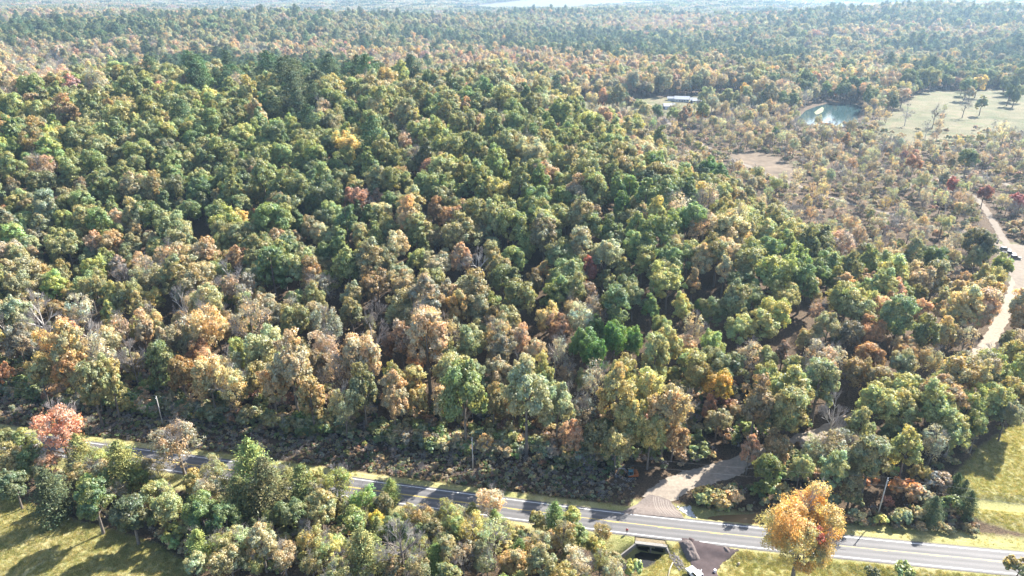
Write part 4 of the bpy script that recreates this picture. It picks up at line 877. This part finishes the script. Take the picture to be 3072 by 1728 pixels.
stones('riprap', GP([(2030, 1512), (2046, 1516), (2072, 1512), (2078, 1530), (2092, 1548), (2064, 1548), (2046, 1532)]), 190, .14, .34, M['stone'], 'white riprap stones beside the gravel entrance', .05)
stones('rubble', GP([(2008, 1662), (2024, 1652), (2058, 1690), (2064, 1712), (2040, 1706), (2018, 1684)]), 130, .12, .36, M['dark_stone'], 'dark broken rubble on the bank below the dirt pile', .05)

# ------------------------------------------------------------------ culvert
cx0, cy0 = 32.4, 122.9
ang = math.atan(float((road_y(cx0 + 5) - road_y(cx0 - 5)) / 10))
cul = tag(empty('culvert', (cx0, cy0, -2.7), ang), 'concrete double box culvert with flared wing walls under the road', 'culvert')
cd = M['concrete']; dk = simple('dark_concrete', (.07, .064, .058), .8, .3, 1.0)  # plain concrete, and a darker tone for barrel floor and roof
MB().box((0, .25, 2.35), (7.4, .9, .42)).build('headwall', cd, cul, bevel=.03)
MB().box((0, 1.32, 2.42), (7.2, 1.22, .3)).build('earth_cover', simple('verge_soil', (.20, .16, .10), .95, .35, 2.0, bump=.6, spec=.1), cul)
for x in (-3.5, 0, 3.5): MB().box((x, 1.0, 1.05), (.34, 2.4, 2.15)).build('barrel_wall', cd, cul)
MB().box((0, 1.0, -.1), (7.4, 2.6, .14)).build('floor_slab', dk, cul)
MB().box((0, 2.25, 1.05), (7.0, .12, 2.15)).build('barrel_shade_panel', simple('barrel_shade_paint', (.03, .028, .026), .9, .3), cul)  # near-black panel closes the barrels, its colour standing in for their inner shade
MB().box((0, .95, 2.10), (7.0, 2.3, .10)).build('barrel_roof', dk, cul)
for sx, ln in ((-1, 4.6), (1, 3.6)):
    a = (sx * 3.55, -.1); b = (sx * (3.55 + (3.6 if sx < 0 else 1.7)), -ln * (.72 if sx < 0 else .95))
    w = MB(); t = .17
    nx, ny = -(b[1] - a[1]), b[0] - a[0]; q = math.hypot(nx, ny); nx, ny = nx / q * t, ny / q * t
    lo = [(a[0] - nx, a[1] - ny, -.2), (a[0] + nx, a[1] + ny, -.2), (b[0] + nx, b[1] + ny, -.2), (b[0] - nx, b[1] - ny, -.2)]
    hi = [(lo[0][0], lo[0][1], 2.5), (lo[1][0], lo[1][1], 2.5), (lo[2][0], lo[2][1], 1.2), (lo[3][0], lo[3][1], 1.2)]
    w.v = lo + hi; w.f = [(3, 2, 1, 0), (4, 5, 6, 7), (0, 1, 5, 4), (1, 2, 6, 5), (2, 3, 7, 6), (3, 0, 4, 7)]; w.build('wing_wall', cd, cul)

# ------------------------------------------------------------------ dirt piles
def mound(name, a, b, width, height, mat, flat=.5, label=None, seed=0):
    g = np.random.default_rng(seed); a, b = np.array(a), np.array(b); L = np.hypot(*(b - a)); t = (b - a) / L; nrm = np.array([-t[1], t[0]])
    nu, nv = int(L / .35) + 6, 16; V = []
    for i in range(nu + 1):
        for j in range(nv + 1):
            u = (i / nu * 1.3 - .15) * L; w = (j / nv - .5) * width * 1.2; p = a + t * u + nrm * w
            e = min(1, max(0, min(u + .12 * L, 1.12 * L - u) / 1.0)); k = max(0, 1 - abs(w) / (width * .55)); h = height * min(1, k / (1 - flat)) * e ** .6
            h *= 1 + .13 * g.normal(); V.append((p[0], p[1], tz(p[0], p[1]) + .1 + max(0, h) - (.35 if k <= .001 or e <= .001 else 0)))
    F = [(i * (nv + 1) + j, i * (nv + 1) + j + 1, (i + 1) * (nv + 1) + j + 1, (i + 1) * (nv + 1) + j) for i in range(nu) for j in range(nv)]
    me = bpy.data.meshes.new(name); me.from_pydata(V, [], F); me.materials.append(mat); me.polygons.foreach_set('use_smooth', [True] * len(F))
    bm = bmesh.new(); bm.from_mesh(me); bmesh.ops.recalc_face_normals(bm, faces=bm.faces[:])
    if sum(f.normal.z for f in bm.faces) < 0: bmesh.ops.reverse_faces(bm, faces=bm.faces[:])
    bm.to_mesh(me); bm.free()
    return tag(link(name, me), label, 'dirt pile')
mound('dirt_berm', G(2056, 1628)[:2], G(2082, 1672)[:2], 2.9, .95, M['pile'], .45, 'long flat-topped berm of grey-brown dirt on the dirt pad', 3)
mound('dirt_pile', G(2066, 1618)[:2], G(2080, 1624)[:2], 1.3, .55, M['pad'], .2, 'small dark dirt heap spilling onto the road edge', 4)
mound('dirt_ridge', G(2172, 1642)[:2], G(2186, 1658)[:2], 1.0, .4, M['pile'], .2, 'short curved dirt ridge by the pad corner nearest the road', 5)
# a pale fallen log and a stump
lg = MB().tube([tuple(on_terrain(2018, 1690) + [0, 0, .25]), tuple(on_terrain(2009, 1710) + [0, 0, .3]), tuple(on_terrain(2002, 1745) + [0, 0, .28])], [.15, .18, .2], 10).build('fallen_log', simple('peeled_wood', (.30, .255, .165), .8, .2, 2.0), smooth_=True)
tag(lg, 'pale peeled log lying on the grass below the culvert', 'log')
st = on_terrain(2215, 1694); MB().tube([tuple(st + [0, 0, -.1]), tuple(st + [0, 0, .35]), tuple(st + [.12, 0, .6])], [.34, .26, .2], 10).build('tree_stump', simple('stump_wood', (.42, .33, .25), .9, .3, 4.0))
tag(bpy.data.objects['tree_stump'], 'small pale stump alone in the grass past the dirt pad', 'stump')
dr = on_terrain(2144, 1718); d0 = empty('drum', tuple(dr), 0); tag(d0, 'white plastic drum standing at the edge of the dirt pad', 'drum')
MB().tube([(0, 0, 0), (0, 0, .1), (0, 0, .75), (0, 0, .85)], [.28, .31, .31, .27], 14).build('barrel', simple('white_plastic', (.72, .68, .69), .5, .1), d0, smooth_=True)
MB().tube([(0, 0, .85), (0, 0, .9)], [.29, .28], 14).build('lid', simple('white_lid', (.8, .77, .78), .5, .1), d0)

# ------------------------------------------------------------------ vehicles
M['tyre'] = simple('tyre', (.02, .02, .02), .85, .2); M['rim'] = simple('rim', (.45, .45, .46), .35, .1, metal=.8)
def glassy(name, col):
    m, n, l, out = new_mat(name); b = n.new('ShaderNodeBsdfPrincipled'); t = noise(n, l, 1.0, 2, .5, objvec(n))
    r = ramp(n, l, t.outputs[0], [(.3, col), (.7, tuple(c * 1.4 for c in col))]); l.new(r.outputs[0], b.inputs['Base Color'])
    b.inputs['Roughness'].default_value = .06; b.inputs['Specular IOR Level'].default_value = .7; l.new(b.outputs[0], out.inputs[0]); return m
M['glass'] = glassy('dark_glass', (.012, .018, .026)); M['lamp_clear'] = simple('headlight', (.75, .75, .72), .15, .05); M['lamp_red'] = simple('tail_light', (.35, .02, .02), .2, .1)
def paint_mat(name, col):
    m = simple(name, col, .28, .06, 1.0, spec=.6); b = [q for q in m.node_tree.nodes if q.type == 'BSDF_PRINCIPLED'][0]; b.inputs['Coat Weight'].default_value = .5; return m
def vehicle(name, loc, rz, col, pickup, label, cat, group=None, open_door=False):
    o = tag(empty(name, loc, rz), label, cat, group); pm = paint_mat('body_paint', col); L = 5.6 if pickup else 4.7; W = 1.94 if pickup else 1.84; f = L / 2
    belt, roof = (1.12, 1.82) if pickup else (1.0, 1.66)
    hood = [(f - .1, .45), (f, .62), (f - .05, .92), (f - 1.35, belt), (f - 1.35, .38), (f - .5, .38)]
    if pickup: prof = [(-f, .5), (f - .5, .4), (f - .02, .5), (f, .78), (f - .12, .98), (f - 1.45, belt), (-.35 * f - .1, belt), (-f, belt - .04)]
    else: prof = [(-f + .05, .45), (f - .5, .36), (f - .02, .48), (f, .68), (f - .15, .84), (f - 1.25, belt), (-f + .1, belt + .03), (-f, .8)]
    MB().prism(prof, -W / 2, W / 2).build('body', pm, o, bevel=.06)
    c0, c1 = (f - 1.5, -.4 * f) if pickup else (f - 1.2, -f + .2)           # cabin ends at the belt
    t0, t1 = (c0 - .75, c1 + .18) if pickup else (c0 - .8, c1 + .45)
    k = .80; cab = MB(); lo = [(c0, -W / 2 + .05), (c0, W / 2 - .05), (c1, W / 2 - .05), (c1, -W / 2 + .05)]; hi = [(t0, -W / 2 * k), (t0, W / 2 * k), (t1, W / 2 * k), (t1, -W / 2 * k)]
    cab.v = [(x, y, belt - .03) for x, y in lo] + [(x, y, roof) for x, y in hi]; cab.f = [(3, 2, 1, 0), (4, 5, 6, 7), (0, 1, 5, 4), (1, 2, 6, 5), (2, 3, 7, 6), (3, 0, 4, 7)]
    cabin = cab.build('cabin', pm, o, bevel=.05)
    def pane(i, j, name_):
        a, b = Vector(cab.v[i]), Vector(cab.v[j]); c, d = Vector(cab.v[j + 4]), Vector(cab.v[i + 4]); ctr = (a + b + c + d) / 4; nrm = (b - a).cross(d - a).normalized()
        if nrm.dot(ctr - Vector((0, 0, 1.2))) < 0: nrm = -nrm
        q = [ctr + (p - ctr) * .84 + nrm * .008 for p in (a, b, c, d)]; back = [p - nrm * .03 for p in q]
        w = MB(); w.v = [tuple(p) for p in q + back]; w.f = [(0, 1, 2, 3), (7, 6, 5, 4), (0, 4, 5, 1), (1, 5, 6, 2), (2, 6, 7, 3), (3, 7, 4, 0)]; w.build(name_, M['glass'], o)
    pane(0, 1, 'windscreen'); pane(2, 3, 'rear_window'); pane(1, 2, 'side_window'); pane(3, 0, 'side_window')
    for x in (f - 1.0, -f + 1.05):
        for y in (-1, 1):
            w = MB().tube([(x, y * (W / 2 - .22), .37), (x, y * (W / 2 + .02), .37)], .37, 18).build('tyre', M['tyre'], o)
            MB().tube([(x, y * (W / 2 - .05), .37), (x, y * (W / 2 + .035), .37)], .21, 14).build('rim', M['rim'], w)
    for y in (-1, 1):
        MB().box((f - .03, y * (W / 2 - .25), .76), (.1, .36, .16)).build('headlight', M['lamp_clear'], o); MB().box((-f + .01, y * (W / 2 - .14), .86), (.08, .16, .3)).build('tail_light', M['lamp_red'], o)
        MB().box((c0 - .35, y * (W / 2 + .10), belt + .08), (.12, .2, .16)).build('mirror', pm, o, bevel=.03)
    MB().box((f + .03, 0, .5), (.14, W * .94, .18)).build('bumper', M['rim'], o, bevel=.03); MB().box((-f - .03, 0, .52), (.14, W * .94, .18)).build('bumper', M['rim'], o, bevel=.03)
    if pickup:
        MB().box(((-f + c1) / 2, 0, belt - .01), (c1 + f - .25, W - .28, .03)).build('bed_floor', M['tyre'], o)
    if open_door:
        a = Vector((c0 - .55, -W / 2 - .02, .75)); MB().box((c0 - .78, -W / 2 - .5, .82), (.07, 1.0, .75), R_(28)).build('open_door', pm, o, bevel=.03)
    return o
tp = on_terrain(2090, 1738); vehicle('pickup_truck', (tp[0], tp[1], tp[2] + .22), R_(118), (.80, .80, .80), True, 'white pickup truck with an open door on the dark dirt pad', 'pickup truck', open_door=True)
for px_, py_, rz_, col_, pk_, lab_ in ((3014, 752, 28, (.030, .030, .036), False, 'dark parked car under the trees, farthest from the driveway'), (3026, 764, 30, (.020, .022, .03), True, 'dark parked pickup between the other two parked cars'), (3045, 776, 34, (.025, .024, .026), False, 'dark parked car standing closest to the pale driveway')):
    p_ = on_terrain(px_, py_); vehicle('parked_car' if not pk_ else 'parked_pickup', (p_[0], p_[1], p_[2] + .1), R_(rz_ - 60), col_, pk_, lab_, 'car' if not pk_ else 'pickup truck', 'vehicles in the pale yard')
# compact excavator in the shade beside the entrance
ep = on_terrain(1893, 1432); ex = tag(empty('excavator', (ep[0], ep[1], ep[2] + .05), R_(186)), 'orange excavator with a dark teal cab parked in shade beside the entrance', 'excavator')
om = paint_mat('machine_orange', (.30, .09, .025)); gm = simple('machine_grey', (.16, .15, .15), .6, .3); tm = simple('cab_teal', (.07, .16, .19), .35, .2)
for y in (-.85, .85):
    tr = MB().prism([(-1.5, .12), (-1.2, 0), (1.2, 0), (1.5, .12), (1.62, .38), (1.45, .62), (-1.45, .62), (-1.62, .38)], y - .24, y + .24).build('track', M['tyre'], ex, bevel=.03)
    for x in (-1.1, -.4, .4, 1.1): MB().tube([(x, y - .27, .3), (x, y + .27, .3)], .17, 12).build('roller', gm, tr)
MB().box((0, 0, .5), (1.8, 1.3, .3)).build('undercarriage', gm, ex)
MB().prism([(-1.7, .75), (1.0, .75), (1.0, 1.25), (.2, 1.35), (-1.4, 1.5), (-1.75, 1.3)], -.95, .95).build('house', om, ex, bevel=.06)
MB().box((-1.35, 0, 1.25), (.75, 1.96, .95)).build('counterweight', om, ex, bevel=.1)
cabo = MB().box((.35, .45, 1.95), (1.35, .95, 1.35), taper=.9).build('cab', tm, ex, bevel=.05)
for a_, b_ in (((1.0, .45, 2.0), (.04, .72, .9)), ((.35, .93, 2.0), (.9, .04, .85)), ((-.3, .45, 2.05), (.04, .7, .7))): MB().box(a_, b_).build('pane', M['glass'], cabo)
MB().tube([(.8, -.35, 1.2), (1.9, -.35, 2.7), (3.3, -.35, 2.9)], [.2, .24, .16], 6).build('boom', gm, ex)
MB().tube([(3.3, -.35, 2.95), (3.75, -.35, 1.6), (3.9, -.35, .9)], [.15, .17, .12], 6).build('stick', gm, ex)
MB().prism([(3.6, .2), (4.1, .15), (4.35, .5), (4.2, .95), (3.85, 1.0), (3.7, .6)], -.75, .05).build('bucket', gm, ex, bevel=.02)
MB().tube([(1.1, -.35, 1.2), (2.0, -.35, 2.3)], [.08, .06], 8).build('hydraulic_cylinder', M['rim'], ex)

# ------------------------------------------------------------------ utility poles and wires
M['pole'] = simple('weathered_pole', (.46, .43, .39), .9, .2, 2.0); M['wire'] = simple('wire', (.10, .10, .10), .6, .1); M['ceramic'] = simple('insulator', (.70, .70, .72), .3, .1)
tops = []
def pole(px, py, h, label):
    P = None; z = 0
    for _ in range(8): P = G(px, py, z + h); z = tz(P[0], P[1])
    o = tag(empty('utility_pole', (P[0], P[1], z), R_(-11)), label, 'utility pole', 'utility poles behind the road')
    MB().tube([(0, 0, -.8), (0, 0, h * .5), (0, 0, h)], [.17, .145, .11], 10).build('shaft', M['pole'], o, smooth_=True)
    br = MB().box((0, -.22, h - .55), (.08, .5, .08)).build('bracket', M['pole'], o)
    MB().tube([(0, 0, h), (0, 0, h + .12), (0, 0, h + .2)], [.07, .10, .05], 10).build('insulator', M['ceramic'], o)
    MB().tube([(0, -.45, h - .5), (0, -.45, h - .36), (0, -.45, h - .3)], [.06, .09, .05], 10).build('insulator', M['ceramic'], br)
    tops.append(np.array([P[0], P[1], z + h])); return o
pole(468, 1189, 10.4, 'utility pole standing alone against the shaded brush, by the orange tree')
pole(1416, 1313, 10.6, 'utility pole half hidden by shaded brush in the middle of the roadside')
pole(2664, 1434, 12.0, 'utility pole among red and orange shrubs behind the grass verge')
def off_pole(a, b): return b + (b - a) * 1.0
pts = [off_pole(tops[1], tops[0])] + tops + [off_pole(tops[1], tops[2])]; pts[0][2] = tops[0][2]; pts[-1][2] = tops[2][2]
NM = ['past the first pole out of the picture', 'spanning from the lone pole to the hidden pole', 'spanning from the hidden pole to the pole among red shrubs', 'running past the pole among red shrubs']
for a in range(4):
    for dz, nm in ((.2, 'upper'), (-2.2, 'lower')):
        p, q = pts[a] + [0, 0, dz], pts[a + 1] + [0, 0, dz]; t = np.linspace(0, 1, 17); w = [tuple(p + (q - p) * k - np.array([0, 0, 1.6 * 4 * k * (1 - k)])) for k in t]
        tag(MB().tube(w, .022, 5).build('power_line', M['wire']), f'{nm} wire {NM[a]}', 'wire', 'power lines')

# ------------------------------------------------------------------ farmstead by the clearing
M['wall'] = simple('pale_siding', (.55, .54, .52), .8, .1, .6); M['roof'] = simple('pale_metal_roof', (.34, .35, .37), .75, .12, .5, spec=.2); M['trim'] = simple('white_trim', (.75, .75, .74), .6, .05); M['brick_wall'] = simple('dark_porch_wall', (.10, .09, .10), .9, .3, .5); M['door'] = simple('door_panel', (.66, .66, .74), .6, .08)
def gable(o, cx, cy, w, d, h, rise, roof_mat, wall_mat, over=.6, axis='x'):
    """a wall box with a pitched roof, ridge along x; returns wall and roof"""
    wl_ = MB().prism([(-d / 2, 0), (d / 2, 0), (d / 2, h), (0, h + rise), (-d / 2, h)], -w / 2, w / 2); wl_.v = [(y + cx, x + cy, z) for x, y, z in wl_.v]; a = wl_.build('wall', wall_mat, o)
    q = d / 2 + over; k = rise / (d / 2); rf = MB()
    for s in (-1, 1): rf.v += [(cx - w / 2 - over, cy, h + rise + .06), (cx + w / 2 + over, cy, h + rise + .06), (cx + w / 2 + over, cy + s * q, h - over * k + .06), (cx - w / 2 - over, cy + s * q, h - over * k + .06)]
    rf.v += [(x, y, z + .14) for x, y, z in rf.v[:8]]
    for b in (0, 4): rf.f += [(b, b + 1, b + 2, b + 3), (b + 11, b + 10, b + 9, b + 8), (b, b + 8, b + 9, b + 1), (b + 1, b + 9, b + 10, b + 2), (b + 2, b + 10, b + 11, b + 3), (b + 3, b + 11, b + 8, b)]
    return a, rf.build('roof', roof_mat, o)
def win(o, x, y, z, w=1.1, h=1.2):
    f = MB().box((x, y, z), (w + .2, .1, h + .2)).build('window', M['trim'], o); MB().box((x, y - .04, z), (w, .08, h)).build('pane', M['glass'], f)
hp = on_terrain(2045, 304); ho = tag(empty('farmhouse', (hp[0], hp[1], hp[2]), R_(-14)), 'low farmhouse with pale metal roofs at the edge of the clearing', 'house')
gable(ho, 0, 0, 15, 10, 3.0, 2.4, M['roof'], M['wall']); gable(ho, 14.5, -4.5, 11, 8, 2.8, 2.0, M['roof'], M['brick_wall']); gable(ho, -11, 3.5, 8, 6, 2.6, 1.4, M['roof'], M['wall'])
for x in (-5, -2, 3, 6): win(ho, x, -5.06, 1.5)
dd = MB().box((.6, -5.06, 1.05), (1.0, .1, 2.1)).build('door', M['brick_wall'], ho); MB().tube([(.95, -5.16, 1.0), (.95, -5.1, 1.0)], .05, 8).build('handle', M['rim'], dd)
for x in (11, 14, 17): win(ho, x, -8.56, 1.45)
MB().box((3.5, 1.5, 5.4), (.8, .8, 1.6)).build('chimney', M['brick_wall'], ho)
sp = on_terrain(2006, 326); so = tag(empty('garage', (sp[0], sp[1], sp[2]), R_(-2)), 'garage with three pale doors and a light roof in front of the farmhouse', 'garage')
gable(so, 0, 0, 11, 9, 3.2, 1.9, M['roof'], M['brick_wall'])
for x in (-3.4, 0, 3.4): MB().box((x, -4.56, 1.35), (2.7, .1, 2.5)).build('garage_door', M['door'], so)
bp_ = on_terrain(2090, 309); bo = tag(empty('shed', (bp_[0], bp_[1], bp_[2]), R_(-8)), 'small shed with a pale roof and dark panels for shaded bays beside the farmhouse', 'shed')
gable(bo, 0, 0, 9, 6, 2.8, 1.3, M['roof'], M['wall'])
for x in (-2.6, 0, 2.6): MB().box((x, -3.06, 1.2), (2.2, .1, 2.2)).build('bay_shade_panel', M['brick_wall'], bo)  # solid dark panels on the wall, shade of open bays put into colour

# ------------------------------------------------------------------ the person on the road edge
def person(loc, rz):
    V, E, Rd = [], [], []
    def j(p, r, parent=None):
        V.append(p); Rd.append(r); k = len(V) - 1
        if parent is not None: E.append((parent, k))
        return k
    pel = j((0, 0, .95), .15); ch = j((0, .01, 1.22), .155, pel); up = j((0, .01, 1.42), .13, ch); nk = j((0, .02, 1.53), .058, up); hd = j((0, .03, 1.63), .095, nk); ht = j((0, .03, 1.75), .085, hd)
    j((0, .11, 1.655), .03, hd)
    for s in (-1, 1):
        hip = j((s * .10, 0, .90), .105, pel); kn = j((s * .12, .02 * s + .02, .50), .068, hip); an = j((s * .13, .05 * s, .09), .046, kn); j((s * .15, .05 * s + .15, .045), .04, an)
        sh = j((s * .20, .0, 1.40), .072, up); el = j((s * .28, -.02, 1.13), .05, sh); wr = j((s * .27, .08, .90), .034, el); pm_ = j((s * .27, .10, .82), .036, wr)
        for f in range(4): a = j((s * .27, .075 + .022 * f, .755), .011, pm_); j((s * .262, .085 + .022 * f, .715 + .006 * abs(f - 1)), .009, a)
        th = j((s * .245, .135, .80), .012, pm_); j((s * .24, .15, .765), .01, th)
    me = bpy.data.meshes.new('person'); me.from_pydata(V, E, []); o = bpy.data.objects.new('person_frame', me); C.objects.link(o)
    sk = o.modifiers.new('skin', 'SKIN'); sv = me.skin_vertices[0].data
    for k, r in enumerate(Rd): sv[k].radius = (r, r); sv[k].use_root = (k == 0)
    o.modifiers.new('sub', 'SUBSURF').levels = 1; dg = bpy.context.evaluated_depsgraph_get(); m2 = bpy.data.meshes.new_from_object(o.evaluated_get(dg)); bpy.data.objects.remove(o)
    mats = [simple('skin', (.45, .28, .20), .6, .1), simple('red_shirt', (.50, .045, .05), .8, .15), simple('dark_trousers', (.05, .05, .075), .85, .2), simple('white_cap', (.75, .75, .74), .7, .05), simple('boots', (.06, .045, .035), .7, .2)]
    m2.materials.clear()
    for q in mats: m2.materials.append(q)
    for f in m2.polygons:
        c = f.center; f.use_smooth = True
        f.material_index = 3 if c.z > 1.70 else 0 if c.z > 1.49 else 4 if c.z < .1 else (0 if abs(c.x) > .2 and c.z < 1.08 else 1 if c.z > .98 else 2)
    p = link('person', m2, None, loc); p.rotation_euler = (0, 0, rz); return p
pp = G(1880, 1601); tag(person((pp[0], pp[1], .08), R_(160)), 'person in a red shirt and pale cap standing on the road edge line', 'person')

# ------------------------------------------------------------------ haze
m, n, l, out = new_mat('haze'); pv = n.new('ShaderNodeVolumePrincipled')
pv.inputs['Color'].default_value = (.50, .74, 1.0, 1); pv.inputs['Density'].default_value = .000085; pv.inputs['Anisotropy'].default_value = .35
pv.inputs['Density Attribute'].default_value = ''
l.new(pv.outputs[0], out.inputs['Volume']); m.cycles.homogeneous_volume = True
hz = MB().box((0, 0, 55), (41000, 41000, 180)).build('haze', m); tag(hz, 'thin pale blue haze over the whole landscape', 'haze', kind='stuff')
